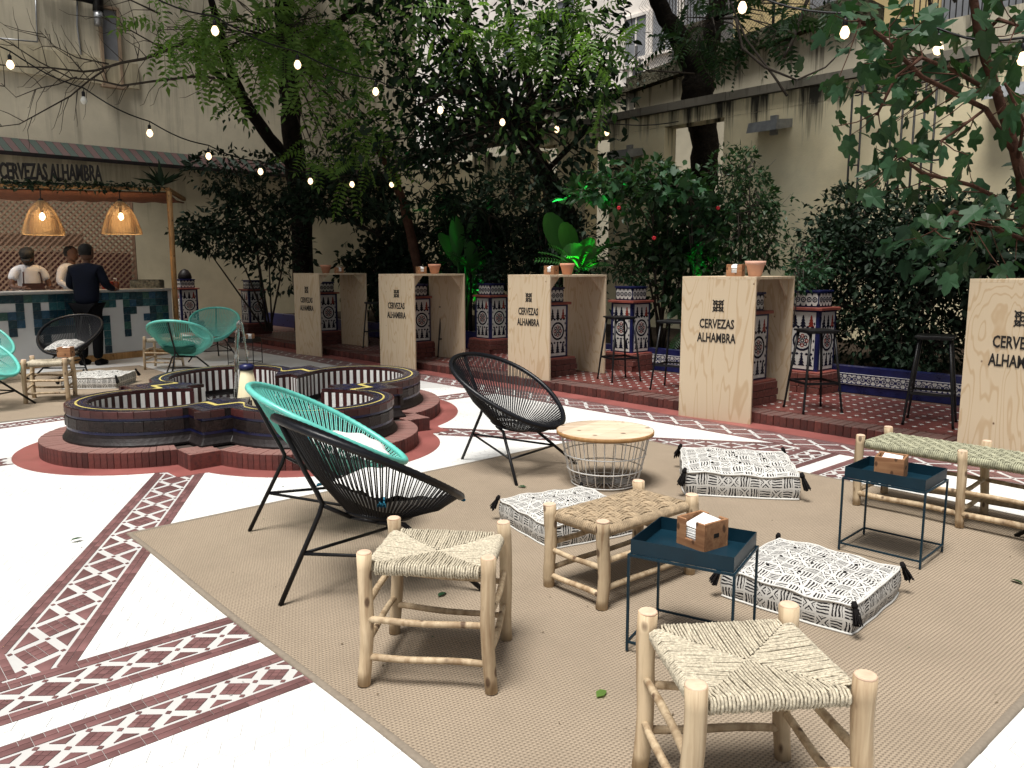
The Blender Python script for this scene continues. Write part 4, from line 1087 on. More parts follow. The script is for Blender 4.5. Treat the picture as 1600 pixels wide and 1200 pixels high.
def weave_seat(m, X, Y, z, nx, ny, w=.03, th=.006, tw=3):
    """over-under weave of flat cord bundles, wrapped round the rails"""
    def band(P, off):
        for k in range(tw):
            o = (-1 + 2 * (k + .5) / tw) * w * .5 * .92
            m.tube([(p[0] + off[0] * o, p[1] + off[1] * o, p[2]) for p in P], th * .62, 5, caps=False, bump=.1)
    for i in range(nx):
        x = -X / 2 + X * (i + .5) / nx; P = [(x, -Y / 2 + .02, z - .05), (x, -Y / 2 - .018, z - .025), (x, -Y / 2 - .006, z - .002)]
        for j in range(ny): y = -Y / 2 + Y * (j + .5) / ny; P.append((x, y, z + (.006 if (i + j) % 2 else -.006)))
        P += [(x, Y / 2 + .006, z - .002), (x, Y / 2 + .018, z - .025), (x, Y / 2 - .02, z - .05)]; band(P, (1, 0))
    for j in range(ny):
        y = -Y / 2 + Y * (j + .5) / ny; P = [(-X / 2 + .02, y, z - .05), (-X / 2 - .018, y, z - .025), (-X / 2 - .006, y, z - .002)]
        for i in range(nx): x = -X / 2 + X * (i + .5) / nx; P.append((x, y, z + (-.006 if (i + j) % 2 else .006)))
        P += [(X / 2 + .006, y, z - .002), (X / 2 + .018, y, z - .025), (X / 2 - .02, y, z - .05)]; band(P, (0, 1))
    # wrapping round the rails
    for s in (-1, 1):
        n = int(X / .0105)
        for i in range(n): 
            x = -X / 2 + X * (i + .5) / n
            m.tube([(x, s * (Y / 2 + .0 + .021 * math.cos(R(a))), z - .022 + .021 * math.sin(R(a))) for a in range(-100, 100, 38)], .0052, 4, caps=False)
        n = int(Y / .0105)
        for i in range(n):
            y = -Y / 2 + Y * (i + .5) / n
            m.tube([(s * (X / 2 + .021 * math.cos(R(a))), y, z - .022 + .021 * math.sin(R(a))) for a in range(-100, 100, 38)], .0052, 4, caps=False)
    m.box((0, 0, z - .022), (X - .02, Y - .02, .012))
# low ottoman with knotted cord seat
c0, c1, c2, c3 = G(857, 925), G(943, 950), G(1080, 895), G(988, 872)
e = (c2 - c1); rz = math.atan2(e.y, e.x); C_ = (c0 + c1 + c2 + c3) / 4
t = thing('cord_bench', 'low log footstool with woven brown cord seat beside the front tray table', 'stool', (C_.x, C_.y, .012), rz, None)
X, Y = .60, .32; H = .375
for sx_ in (-1, 1):
    for sy_ in (-1, 1): leg_obj(t, (sx_ * X / 2, sy_ * Y / 2, 0), (sx_ * X / 2, sy_ * Y / 2, H), .030)
for sy_ in (-1, 1):
    for zz in (.08, .20):
        m = MB(); log(m, (-X / 2, sy_ * Y / 2, zz), (X / 2, sy_ * Y / 2, zz), .013, .012, 8); obj('stretcher', m, LOG, t)
for sx_ in (-1, 1):
    for zz in (.055, .175):
        m = MB(); log(m, (sx_ * X / 2, -Y / 2, zz), (sx_ * X / 2, Y / 2, zz), .013, .012, 8); obj('stretcher', m, LOG, t)
m = MB(); weave_seat(m, X - .05, Y - .035, H - .03, 9, 5, .05, .009, 3); obj('seat', m, ROPE, t, kind='stuff')
# long bench
t = thing('rush_bench', 'long log bench with green rush seat running out of the right edge', 'bench', W(-1.38, 4.85, .012), YAW_U)
X, Y, H = 1.42, .38, .425
for x_ in (-X / 2, -X / 2 + .56, X / 2):
    for sy_ in (-1, 1): leg_obj(t, (x_ + (0.015 if x_ > -.5 else 0), sy_ * Y / 2, 0), (x_, sy_ * Y / 2, H), .026)
    for zz in (.09, .19):
        m = MB(); log(m, (x_, -Y / 2, zz), (x_, Y / 2, zz + .01), .013, .012, 8); obj('stretcher', m, LOG, t)
for sy_ in (-1, 1):
    for (xa, xb) in ((-X / 2, -X / 2 + .56), (-X / 2 + .56, X / 2)):
        for zz in (.075, .20): m = MB(); log(m, (xa, sy_ * Y / 2, zz), (xb, sy_ * Y / 2, zz), .018 if zz < .1 else .013, .015 if zz < .1 else .012, 8, .012); obj('stretcher', m, LOG, t)
m = MB(); weave_seat(m, X - .05, Y - .045, H - .03, 34, 8, .036, .006, 3); obj('seat', m, RUSHG, t, kind='stuff')

# ------------------------------------------------------------------ tray tables, boxes, basket table
def tray_table(label, corners, mat=TRAYB, H=.375, name='tray_table'):
    C_ = sum(corners, Vector()) / 4; e = (corners[1] - corners[0] + corners[2] - corners[3]); rz = math.atan2(e.y, e.x); X, Y = .385, .325
    t = thing(name, label, 'side table', (C_.x, C_.y, .013), rz, 'petrol blue tray tables' if mat is TRAYB else None)
    q = .0045
    for sx_ in (-1, 1):
        for sy_ in (-1, 1): m = MB(); m.box((sx_ * X / 2, sy_ * Y / 2, H / 2), (.009, .009, H)); obj('leg', m, mat, t)
    for zz in (.035, H - .0048):
        m = MB()
        for s in (-1, 1): m.box((0, s * Y / 2, zz), (X - .0092, .008, .008)); m.box((s * X / 2, 0, zz), (.008, Y - .0092, .008))
        obj('frame', m, mat, t)
    m = MB(); TX, TY, h = X - .012, Y - .012, .055; z = H
    m.box((0, 0, z + .003), (TX, TY, .003))
    for s in (-1, 1): m.box((0, s * (TY / 2), z + h / 2), (TX + .004, .003, h)); m.box((s * (TX / 2 + .0005), 0, z + h / 2), (.003, TY - .0032, h))
    obj('tray', m, mat, t); return t, C_, rz
def napkin_box(label, x, y, z, rz, notch=True, s=1.0, lit=False, mat=CEDAR, group='small wooden napkin boxes'):
    t = thing('napkin_box', label, 'box', (x, y, z), rz, group); t.scale = (s,) * 3; w_, h, th = .135, .105, .009
    if notch:
        for sy_ in (-1, 1):
            m = MB()
            for sx_ in (-1, 1): m.bbox((sx_ * .046, sy_ * (w_ / 2 - th / 2), h / 2), (.043, th, h), .002)
            m.bbox((0, sy_ * (w_ / 2 - th / 2 - .0003), .016), (.052, th, .032), .002); obj('side', m, mat, t)
    else:
        for sy_ in (-1, 1): m = MB(); m.bbox((0, sy_ * (w_ / 2 - th / 2), h / 2), (w_, th, h), .002); obj('side', m, mat, t)
    for sx_ in (-1, 1):
        m = MB(); m.bbox((sx_ * (w_ / 2 - th / 2 - .0002), 0, h / 2 + .0003), (th, w_ - 2 * th - .0005, h + .001), .002)
        m.box((sx_ * (w_ / 2 + .0002), 0, h * .5), (.0008, .028, .016), m=1); obj('side', m, [mat, INK], t)
    m = MB(); m.box((0, 0, .004), (w_ - .001, w_ - .02, .007)); obj('base', m, mat, t)
    m = MB()
    for k in range(14): m.box((random.uniform(-.002, .002), random.uniform(-.002, .002), .011 + k * .0042), (.105, .108, .0032), random.uniform(-.04, .04))
    m.add([(-.05, -.05, .075), (.05, -.05, .072), (.045, .05, .098), (-.04, .05, .105), (0, 0, .11)], [(0, 1, 4), (1, 2, 4), (2, 3, 4), (3, 0, 4)])
    obj('napkins', m, PAPER, t, kind='stuff'); return t
t, c, rz = tray_table('petrol blue tray table with napkin box beside the woven footstool', [G(974, 1012), G(1094, 1056), G(1188, 1003), G(1062, 985)])
napkin_box('open wooden napkin box with paper napkins on the front blue tray', c.x + .04, c.y + .05, .392, rz + R(-24))
t, c, rz = tray_table('petrol blue tray table standing before the long rush bench', [G(1308, 860), G(1428, 895), G(1474, 863), G(1357, 841)])
napkin_box('closed sided wooden box on the blue tray before the bench', c.x - .01, c.y + .03, .392, rz + R(10), notch=False)
c = G(380, 575); t, c, rz = tray_table('small dark tray table beyond the fountain jet', sq(c.x - .08, c.y + .35, R(-5), .38, .33), BLK, .34, 'tray_table')
napkin_box('pale napkin box catching light on the dark tray behind the fountain', c.x + .08, c.y, .36, R(20))
cc = G(52, 632); napkin_box('small wooden box on the far left rush stool', cc.x + .22, cc.y + .30, .475, R(10), notch=False)

BX, BY = .615, 5.18
t = thing('basket_table', 'round wooden top table on a white wire basket beside the black string chair', 'side table', (BX, BY, .012))
top = MB(); pr = .315; n = 5
for k in range(n):       # planks of the round top
    y0, y1 = -pr + 2 * pr * k / n + .0006, -pr + 2 * pr * (k + 1) / n - .0006; pts = []
    for i in range(13): y = y0 + (y1 - y0) * i / 12; pts.append((math.sqrt(max(pr * pr - y * y, 0)), y))
    P = pts + [(-x, y) for x, y in reversed(pts)]; P = [p for i, p in enumerate(P) if i == 0 or (Vector(p) - Vector(P[i - 1])).length > 1e-4]
    m = MB(); m.prism([rot(p, R(52)) for p in P], .335, .3575); obj('plank', m, TOPW, t)
m = MB(); m.lathe([(.316, .331), (.321, .334), (.321, .356), (.3165, .3585)], 48, bot=False, top=False); m.lathe([(.3162, .358), (.3162, .332)], 48, bot=False, top=False); obj('top_edge', m, POSTW, t)
rb = lambda z: .212 + (.292 - .212) * (z / .33) ** .8
m = MB()
for k in range(26):
    a = 2 * math.pi * k / 26; P = [(.055 * math.cos(a), .055 * math.sin(a), .010), ((rb(0) - .03) * math.cos(a), (rb(0) - .03) * math.sin(a), .006)] + [(rb(z) * math.cos(a), rb(z) * math.sin(a), z) for z in (.03, .1, .2, .33)]; m.tube(P, .0034, 5)
obj('wires', m, WHITEST, t, kind='stuff')
for z in (.008, .105, .205, .328):
    m = MB(); m.tube([(rb(z) * 1.012 * math.cos(2 * math.pi * k / 48), rb(z) * 1.012 * math.sin(2 * math.pi * k / 48), z) for k in range(48)], .0042, 6, closed=True); obj('hoop', m, WHITEST, t)
m = MB(); m.lathe([(.075, .006), (.075, .012)], 24); obj('base_plate', m, GAL, t)

# floor cushions
for px, lab in ((((1065, 775), (1242, 782), (1225, 735), (1070, 728)), 'printed floor cushion lying farthest back near the basket table'),
                (((875, 862), (985, 838), (900, 785), (795, 802)), 'printed floor cushion behind the woven footstool'),
                (((1110, 940), (1292, 985), (1425, 925), (1240, 870)), 'printed floor cushion in front of the right tray table')):
    P = [G(a, b, .02) for a, b in px]; c = sum(P, Vector()) / 4; e = P[1] - P[0] + P[2] - P[3]; print('cushion', lab, [round((P[i] - P[(i + 1) % 4]).length, 2) for i in range(4)])
    floor_cushion(lab, c.x, c.y, math.atan2(e.y, e.x), min(max(((P[1] - P[0]).length + (P[2] - P[1]).length) / 2 / .67, .85), 1.05))
c = G(150, 605); floor_cushion('printed floor cushion on the far rug left of the fountain rim', c.x, c.y + .1, R(5), .95)

# ------------------------------------------------------------------ plywood tables, pots
def emblem(m, s=.06):
    y = -.0006; wv = .010 * s / .06
    for sx_ in (-1, 1):
        for sz_ in (-1, 1): ringp(m, sx_ * s * .5, sz_ * s * .5, s * .34, s * .34 - wv, y, .001, 0, 12)
    ringp(m, 0, 0, s * .36, s * .36 - wv, y, .001, 0, 14)
    for a in (0, 90, 180, 270): ringp(m, s * 1.0 * math.cos(R(a)), s * 1.0 * math.sin(R(a)), s * .42, s * .42 - wv, y, .001, 0, 8, a + 110, a + 250)
    for sx_ in (-1, 1):
        for sz_ in (-1, 1):
            a = math.atan2(sz_, sx_); c, q = Vector((math.cos(a), math.sin(a))), Vector((-math.sin(a), math.cos(a)))
            P0, P1 = c * s * .12, c * s * 1.30; tri(m, [tuple(P0 - q * wv * .5), tuple(P1 - q * wv * .5), tuple(P1 + q * wv * .5), tuple(P0 + q * wv * .5)], y, .001, 0)
def text_curve(name, txt, height, width, ext=.0008, bold=.004):
    cu = bpy.data.curves.new(name, 'FONT'); cu.body = txt; cu.size = 1; cu.align_x = 'CENTER'; cu.extrude = ext; cu.offset = bold; cu.resolution_u = 2; cu.materials.append(INK)
    return cu
TC = {}
def lettering(txt, h, wd, parent, loc, rot_=(math.pi / 2, 0, 0), bold=.02, ext=.002):
    o = bpy.data.objects.new('lettering', None)
    key = (txt, ext)
    if key not in TC:
        cu = text_curve('lettering', txt, h, wd, ext, bold); tmp = bpy.data.objects.new('lettering', cu); col.objects.link(tmp); bpy.context.view_layer.update()
        me = bpy.data.meshes.new_from_object(tmp.evaluated_get(bpy.context.evaluated_depsgraph_get())); bpy.data.objects.remove(tmp)
        co = np.empty(len(me.vertices) * 3, 'f'); me.vertices.foreach_get('co', co); co = co.reshape(-1, 3); mn, mx = co.min(0), co.max(0)
        TC[key] = (me, mn, mx)
    me, mn, mx = TC[key]; o = bpy.data.objects.new('lettering', me); col.objects.link(o); o.parent = parent
    sx_, sy_ = wd / (mx[0] - mn[0]), h / (mx[1] - mn[1]); o.scale = (sx_, sy_, 1); o.rotation_euler = rot_; o.location = Vector(loc) - Vector(((mn[0] + mx[0]) / 2 * sx_, 0, mn[1] * sy_)); return o
em = MB(); emblem(em); emd = em.data('emblem', INK)
HK = 1.345
def kiosk(label, FL, FR, L, rot_deg=None):
    e = FR - FL; rz = math.atan2(e.y, e.x); Wd = .73
    t = thing('plywood_table', label, 'bar table', (FR.x, FR.y, .004), rz, 'plywood standing tables along the terrace')
    th = .024; cx = -Wd / 2
    m = MB(); m.bbox((cx, th / 2, (HK - th) / 2), (Wd, th, HK - th - .001), .0015); o = obj('front_panel', m, PLY, t)
    m = MB(); m.bbox((cx, L - th / 2, (HK - th + TZ) / 2), (Wd, th, HK - th - TZ), .0015); obj('back_panel', m, PLY, t)
    m = MB(); m.bbox((cx, L / 2, HK - th / 2), (Wd, L, th), .0015); obj('table_top', m, PLY, t)
    m = MB()   # corner braces under the top
    for y_, s in ((th, 1), (L - th, -1)): m.add([(cx + Wd * .42, y_, HK - th - .002), (cx + Wd * .42, y_ + s * .20, HK - th - .002), (cx + Wd * .42, y_, HK - th - .20), (cx + Wd * .42 - .02, y_, HK - th - .002), (cx + Wd * .42 - .02, y_ + s * .20, HK - th - .002), (cx + Wd * .42 - .02, y_, HK - th - .20)], [(0, 1, 2), (3, 5, 4), (1, 4, 5, 2)])
    obj('brace', m, PLY, t)
    ob('emblem', emd, t, loc=(cx + .01, -.0006, 1.075))
    lettering('CERVEZAS', .088, .345, t, (cx, -.0012, .865)); lettering('ALHAMBRA', .088, .385, t, (cx, -.0012, .735))
    return t, rz, FR
def pot(label, p, s=1.0, mat=TERRA):
    t = thing('flower_pot', label, 'pot', p, 0, 'clay pots on the plywood tables'); t.scale = (s,) * 3
    m = MB(); m.lathe([(.055, 0), (.078, .098), (.088, .098), (.090, .135), (.080, .135), (.074, .08), (.001, .07)], 26, top=False); obj('shell', m, mat, t); return t
KS = [(G(463, 553), G(502, 558), .95, 'plywood standing table farthest left beside the dark pedestals'),
      (G(600, 577), G(649, 583), 1.0, 'second plywood standing table from the left behind the fountain'),
      (G(788, 598), G(858, 609), 1.0, 'third plywood standing table behind the empty black string chair'),
      (G(1055, 649), G(1172, 664), .95, 'fourth plywood standing table on the tiled band in the middle right'),
      (G(1507, 724), G(1665, 755), .95, 'plywood standing table cut by the right edge')]
kf = []
for FL, FR, L, lab in KS:
    kf.append(kiosk(lab, FL, FR, L) + (L,))
def on_k(i, u, v):     # u along the front from the left, v back; top surface point
    t, rz, FR, L = kf[i]; c, s = math.cos(rz), math.sin(rz); x_, y_ = -.73 + u * .73, v * L
    return Vector((FR.x + x_ * c - y_ * s, FR.y + x_ * s + y_ * c, .005 + HK))
pot('clay pot on the farthest left plywood table', on_k(0, .62, .35)); napkin_box('wooden napkin box behind the pot on the farthest left plywood table', *on_k(0, .85, .5), R(30), s=.9)
pot('clay pot right of the napkin box on the second plywood table', on_k(1, .85, .5)); napkin_box('wooden napkin box on the second plywood table', *on_k(1, .55, .45), R(20), s=.95)
pot('clay pot on the third plywood table', on_k(2, .88, .38)); napkin_box('wooden napkin box on the third plywood table', *on_k(2, .62, .30), R(-30))
pot('pale clay pot on the fourth plywood table', on_k(3, .86, .22), 1.05, TERRAP); napkin_box('wooden napkin box on the fourth plywood table', *on_k(3, .60, .22), R(-28), s=1.05)

# bar stools
def bar_stool(label, x, y, rz, hs=.76):
    t = thing('bar_stool', label, 'bar stool', (x, y, TZ + .004), rz, 'black steel bar stools')
    m = MB(); m.bbox((0, 0, hs - .012), (.30, .30, .018), .03); m.box((0, 0, hs - .028), (.26, .26, .014)); obj('seat', m, BLK, t)
    for sx_ in (-1, 1):
        for sy_ in (-1, 1): m = MB(); m.tube([(sx_ * .115, sy_ * .115, hs - .03), (sx_ * .16, sy_ * .16, .30), (sx_ * .185, sy_ * .185, .03), (sx_ * .19, sy_ * .19, 0)], [.013, .012, .010, .013], 7); obj('leg', m, BLK, t)
    m = MB(); r = .162
    for s in (-1, 1): m.box((0, s * r, .27), (2 * r - .02, .008, .022)); m.box((s * r, 0, .27), (.008, 2 * r - .02, .022))
    obj('foot_rail', m, BLK, t); return t
for (px, py), rz, lab in (((1269, 641), 8, 'black bar stool right of the fourth plywood table'), ((967, 594), 20, 'black bar stool between the third and fourth plywood tables before the pedestal'),
                          ((1052, 608), -35, 'black bar stool mostly hidden left of the fourth plywood table'), ((1452, 662), -32, 'black bar stool left of the plywood table at the right edge'),
                          ((700, 556), 15, 'black bar stool at the right side of the second plywood table'), ((585, 542), 10, 'black bar stool between the first two plywood tables'), ((556, 536), 30, 'farther black bar stool beside the first plywood table')):
    p = G(px, py, TZ); bar_stool(lab, p.x, p.y, R(rz))
# dark round cushion held high on the second table's stool side
p = G(712, 556, TZ); m = MB()
# ------------------------------------------------------------------ bar
P0, P1 = G(0, 581), G(274, 552); be_ = (P1 - P0).normalized(); bn = Vector((-be_.y, be_.x, 0)); byaw = math.atan2(be_.y, be_.x)
L0 = -1.6; P00 = P0 + be_ * L0; LB = (P1 - P00).length; CH = 1.085
t = thing('bar_counter', 'bar counter faced with blue and white square tiles', 'bar', P00, byaw)
m = MB(); m.box((LB / 2, .30, (CH + .1) / 2), (LB, .58, CH - .12)); obj('carcass', m, plain('white_board', (.66, .66, .65), .5, .05, 3, .03), t)
m = MB(); m.bbox((LB / 2, .26, CH + .0), (LB + .04, .66, .03), .004); obj('counter_top', m, plain('grey_zinc', (.35, .35, .34), .4, .3, 5, .1), t)
m = MB(); m.bbox((LB / 2, .01, .05), (LB, .03, .10), .003); obj('plinth', m, POSTW, t)
ts = .118; rows = int((CH - .12) / ts); colsn = int(LB / ts); tm = []
for c_ in ((.008, .035, .055), (.014, .06, .085), (.03, .105, .12), (.02, .075, .13), (.035, .10, .085), (.010, .045, .06)):
    q = MB(); q.bbox((0, 0, 0), (ts - .004, .012, ts - .004), .002); tm.append(q.data('tile', plain('teal_tile', c_, .25, .2, 9, .05, .001, .55)))
r2 = random.Random(11); cnt = 0
for i in range(colsn):
    x = (i + .5) * ts
    sx_px = (x + L0) / (P1 - P0).length        # 0..1 along the visible part
    prof = 2 + int(2.3 + 2.2 * math.sin(i * .55 + 1.0) + 1.6 * math.sin(i * 1.7)) + (3 if r2.random() < .18 else 0)
    if 18 <= i <= 22: prof = max(prof, 5)
    holes = {r for r in range(1, rows) if r2.random() < .13}
    for j in range(rows):
        if j >= max(prof, 1): continue
        if j in holes: continue
        if cnt > 295: continue
        w_ = r2.random(); k = 0 if w_ < .35 else 5 if w_ < .5 else r2.randint(1, 4)
        ob('tile', tm[k], t, loc=(x, .004, CH - .02 - (j + .5) * ts - .01)); cnt += 1
# post and canopy
CZ = 2.66
pc0 = G(262, 296, CZ); pcl = G(-60, 288.5, CZ); pb0 = P1 + be_ * .06
t = thing('bar_canopy', 'timber canopy over the bar hung with cane blinds and a lattice screen', 'canopy', (0, 0, 0))
ce = (pcl - pc0).normalized(); cn = Vector((-ce.y, ce.x, 0)); cn = cn if cn.y > 0 else -cn
m = MB(); m.tube([(pb0.x, pb0.y, 0), (pc0.x + .02, pc0.y, CZ - .02)], .045, 4); obj('post', m, POSTW, t)
Lc = (pcl - pc0).length
m = MB(); yaw_c = math.atan2(ce.y, ce.x); mid = (pc0 + pcl) / 2
m.box(mid + Vector((0, 0, .0)), (Lc, .05, .045), yaw_c); m.box(mid + cn * 1.9, (Lc - .5, .06, .07), yaw_c)
for s in (0, .33, .66, 1): q = pc0 + (pcl - pc0) * s; m.box(q + cn * .95 + Vector((0, 0, .002)), (.05, 1.9, .06), math.atan2(cn.y, cn.x) - math.pi / 2)
obj('beam', m, POSTW, t)
CANE = plain('red_cane', (.22, .09, .05), .8, .4, 20, .3)
m = MB(); n = 150
for k in range(n):      # cane blind under the roof
    q = pc0 + (pcl - pc0) * ((k + .5) / n); a = q + cn * .05 + Vector((0, 0, -.045)); b = q + cn * 1.9 + Vector((0, 0, -.06 + .01 * math.sin(k * .3))); m.tube([a, (a + b) / 2 + Vector((0, 0, -.05)), b], .0125, 4, caps=False)
obj('cane_blind', m, CANE, t, kind='stuff')
# lattice screen (two crossing layers of laths), in front of the facade
LAT = plain('brown_lath', (.20, .12, .075), .75, .3, 12, .2)
la = D(-70, 308, 14.4); lb = D(204, 312, 14.9); la.z = lb.z = 2.62; le = (lb - la); LL = le.length; le = le / LL; yl = math.atan2(le.y, le.x)
t = thing('lattice_screen', 'diagonal brown lattice screen behind the bartender', 'screen', (la.x, la.y, 0), yl)
zb, zt_ = .9, 2.62; hgt = zt_ - zb; n = 0; sp = .105; m2 = [MB(), MB()]
for layer, s in ((0, 1), (1, -1)):
    k = -int(hgt / sp) - 1
    while k * sp < LL + hgt:
        x0 = k * sp; A_, B_ = (x0, zb), (x0 + hgt, zt_)
        if s < 0: A_, B_ = (x0, zt_), (x0 + hgt, zb)
        def clip(A_, B_):
            (xa, za), (xb, zb_) = A_, B_
            if xb <= 0 or xa >= LL: return None
            if xa < 0: f = -xa / (xb - xa); xa, za = 0, za + (zb_ - za) * f
            if xb > LL: f = (LL - xa) / (xb - xa); xb, zb_ = LL, za + (zb_ - za) * f
            return (xa, za), (xb, zb_)
        c_ = clip(A_, B_)
        if c_ and abs(c_[1][0] - c_[0][0]) > .03:
            (xa, za), (xb, zb_) = c_; L_ = math.hypot(xb - xa, zb_ - za); q = MB(); q.box(((xa + xb) / 2, .012 * layer, (za + zb_) / 2), (L_, .010, .030), ry=-math.atan2(zb_ - za, xb - xa)); obj('slat', q, LAT, t)
        k += 1
m = MB(); m.box((LL / 2, .02, zb - .02), (LL, .04, .05)); m.box((LL / 2, .02, zt_ + .02), (LL, .04, .05)); m.box((0, .02, (zb + zt_) / 2), (.05, .04, hgt)); m.box((LL, .02, (zb + zt_) / 2), (.05, .04, hgt)); m.box((LL * .5, .03, (zb + zt_) / 2), (.05, .04, hgt))
m.box((LL * .35, .035, 1.93), (LL * .7, .03, .22)); obj('frame', m, LAT, t)
m = MB(); m.box((LL / 2, .45, .45), (LL, .5, .9)); 
t = thing('back_counter', 'dark back counter under the lattice screen', 'counter', (la.x, la.y, 0), yl); obj('carcass', m, plain('dark_cabinet', (.05, .03, .02), .6), t)
# sign letters on the canopy edge
t = thing('bar_sign', 'black cut out letters reading CERVEZAS ALHAMBRA standing on the canopy edge', 'sign', (0, 0, 0))
def on_c(f, dz=0): return pc0 + (pcl - pc0) * f + Vector((0, 0, dz))
sa, sb_ = D(-4, 283, pcl.y), D(154, 288, pc0.y); 
fr = lambda px: (262 - px) / (262 + 60.0)
q0, q1 = on_c(fr(0)), on_c(fr(155)); t.location = (q0 + q1) / 2 + Vector((0, 0, .04)); t.rotation_euler = (0, 0, math.atan2((q1 - q0).y, (q1 - q0).x))
lettering('CERVEZAS ALHAMBRA', .25, (q1 - q0).length * 1.02, t, (0, 0, .055), ext=.02)
m = MB(); m.box((0, .0, .012), ((q1 - q0).length * 1.02, .03, .02)); obj('base_rail', m, BLK, t)
# pendant lamps
def pendant(label, px, py, Y):
    p = D(px, py, Y); t = thing('pendant_lamp', label, 'lamp', p, 0, 'woven pendant lamps over the bar')
    prof = [(.29, -.26), (.285, -.22), (.24, -.08), (.19, .05), (.13, .15), (.07, .22), (.03, .245)]
    wm = N('wicker_shade'); sx = wm.n('ShaderNodeSeparateXYZ'); wm.l(wm.tc.outputs['Object'], sx.inputs[0]); wm.fin((.42, .30, .17), .8, .2)
    tr = wm.n('ShaderNodeBsdfTranslucent'); tr.inputs[0].default_value = (.50, .33, .16, 1); ms = wm.n('ShaderNodeMixShader'); ms.inputs[0].default_value = .28; wm.l(wm.b.outputs[0], ms.inputs[1]); wm.l(tr.outputs[0], ms.inputs[2]); wm.l(ms.outputs[0], wm.o.inputs[0])
    m = MB()
    for i in range(34):
        z = -.26 + .50 * i / 33; r = np.interp(z, [q[1] for q in prof], [q[0] for q in prof]); m.tube([(r * math.cos(2 * math.pi * k / 28), r * math.sin(2 * math.pi * k / 28), z) for k in range(28)],   .0058 if z < .02 else .0036, 4, closed=True)
    for k in range(40):
        a = 2 * math.pi * k / 40; m.tube([((np.interp(z, [q[1] for q in prof], [q[0] for q in prof]) + .003) * math.cos(a), (np.interp(z, [q[1] for q in prof], [q[0] for q in prof]) + .003) * math.sin(a), z) for z in np.linspace(-.26, .24, 8)], .003, 3, caps=False)
    obj('shade', m, wm.mat, t)
    m = MB(); m.lathe([(.002, -.05), (.03, -.035), (.042, 0), (.03, .035), (.015, .06)], 12); obj('bulb', m, m_emit('warm_bulb', (1, .78, .48), 14), t)
    m = MB(); m.lathe([(.022, .06), (.022, .14), (.035, .25), (.03, .27)], 10); m.tube([(0, 0, .26), (0, 0, .26 + (CZ - p.z - .30))], .008, 5); obj('cord', m, BLK, t)
    li = bpy.data.lights.new('pendant_light', 'POINT'); li.energy = 9; li.color = (1, .70, .38); li.shadow_soft_size = .045; lo = bpy.data.objects.new('pendant_light', li); col.objects.link(lo); lo.parent = t; lo.location = (0, 0, -.09)
pendant('left woven pendant lamp over the bar', 66, 339, 12.2); pendant('right woven pendant lamp over the bar nearer the canopy post', 189, 339, 12.7)
# things on the bar
bt = lambda px, dy=.15: None
def on_bar(px, dy): 
    f = px / 274.0; q = P0 + (P1 - P0) * f + bn * dy; return Vector((q.x, q.y, CH + .016))
napkin_box('orange wooden box standing on the bar at the left edge', *on_bar(6, .2), byaw, notch=False, s=1.4, mat=POSTW)
t = thing('soap_bottle', 'brown pump bottle on the bar right of the customer', 'bottle', on_bar(186, .12)); m = MB(); m.lathe([(.035, 0), (.037, .01), (.037, .10), (.02, .12), (.012, .125)], 14); obj('body', m, plain('amber', (.10, .03, .015), .15), t)
m = MB(); m.tube([(0, 0, .125), (0, 0, .165), (-.04, 0, .168)], .006, 6); obj('pump', m, WHITEST, t)
t = thing('menu_box', 'dark red box on the bar beside the pump bottle', 'box', on_bar(178, .22), byaw); m = MB(); m.bbox((0, 0, .06), (.14, .10, .12), .004); obj('body', m, REDGL, t)
m = MB(); m.bbox((0, 0, .07), (.12, .08, .02), .004)
t = thing('stone_block', 'mottled pale stone block behind the right end of the bar', 'block', (0, 0, 0)); p = D(230, 440, 14.4); t.location = (p.x, p.y, 0); t.rotation_euler = (0, 0, yl); m = MB(); m.bbox((0, 0, .62), (.50, .35, 1.22), .02); obj('body', m, plain('mottled_stone', (.26, .24, .17), .9, .7, 25, .8, .02), t)

# ------------------------------------------------------------------ people
def person(label, loc, rz, parts, joints, rad_, mats, extras=None):
    t = thing('person', label, 'person', loc, rz)
    return t
def skinned(name, verts, edges, radii, mat, parent, sub=2, flat=1.0):
    me = bpy.data.meshes.new(name); me.from_pydata([Vector(v) for v in verts], edges, []); me.update()
    o = ob(name, me, parent); md = o.modifiers.new('skin', 'SKIN'); md.use_smooth_shade = True
    for i, r in enumerate(radii): sv = me.skin_vertices[0].data[i]; sv.radius = (r if not hasattr(r, '__len__') else r[0], r if not hasattr(r, '__len__') else r[1]); 
    me.skin_vertices[0].data[0].use_root = True
    s_ = o.modifiers.new('sub', 'SUBSURF'); s_.levels = s_.render_levels = sub
    bpy.context.view_layer.update(); e = o.evaluated_get(bpy.context.evaluated_depsgraph_get()); nm = bpy.data.meshes.new_from_object(e); nm.name = name; o.modifiers.clear(); o.data = nm
    nm.materials.clear(); nm.materials.append(mat)
    for p in nm.polygons: p.use_smooth = True
    return o
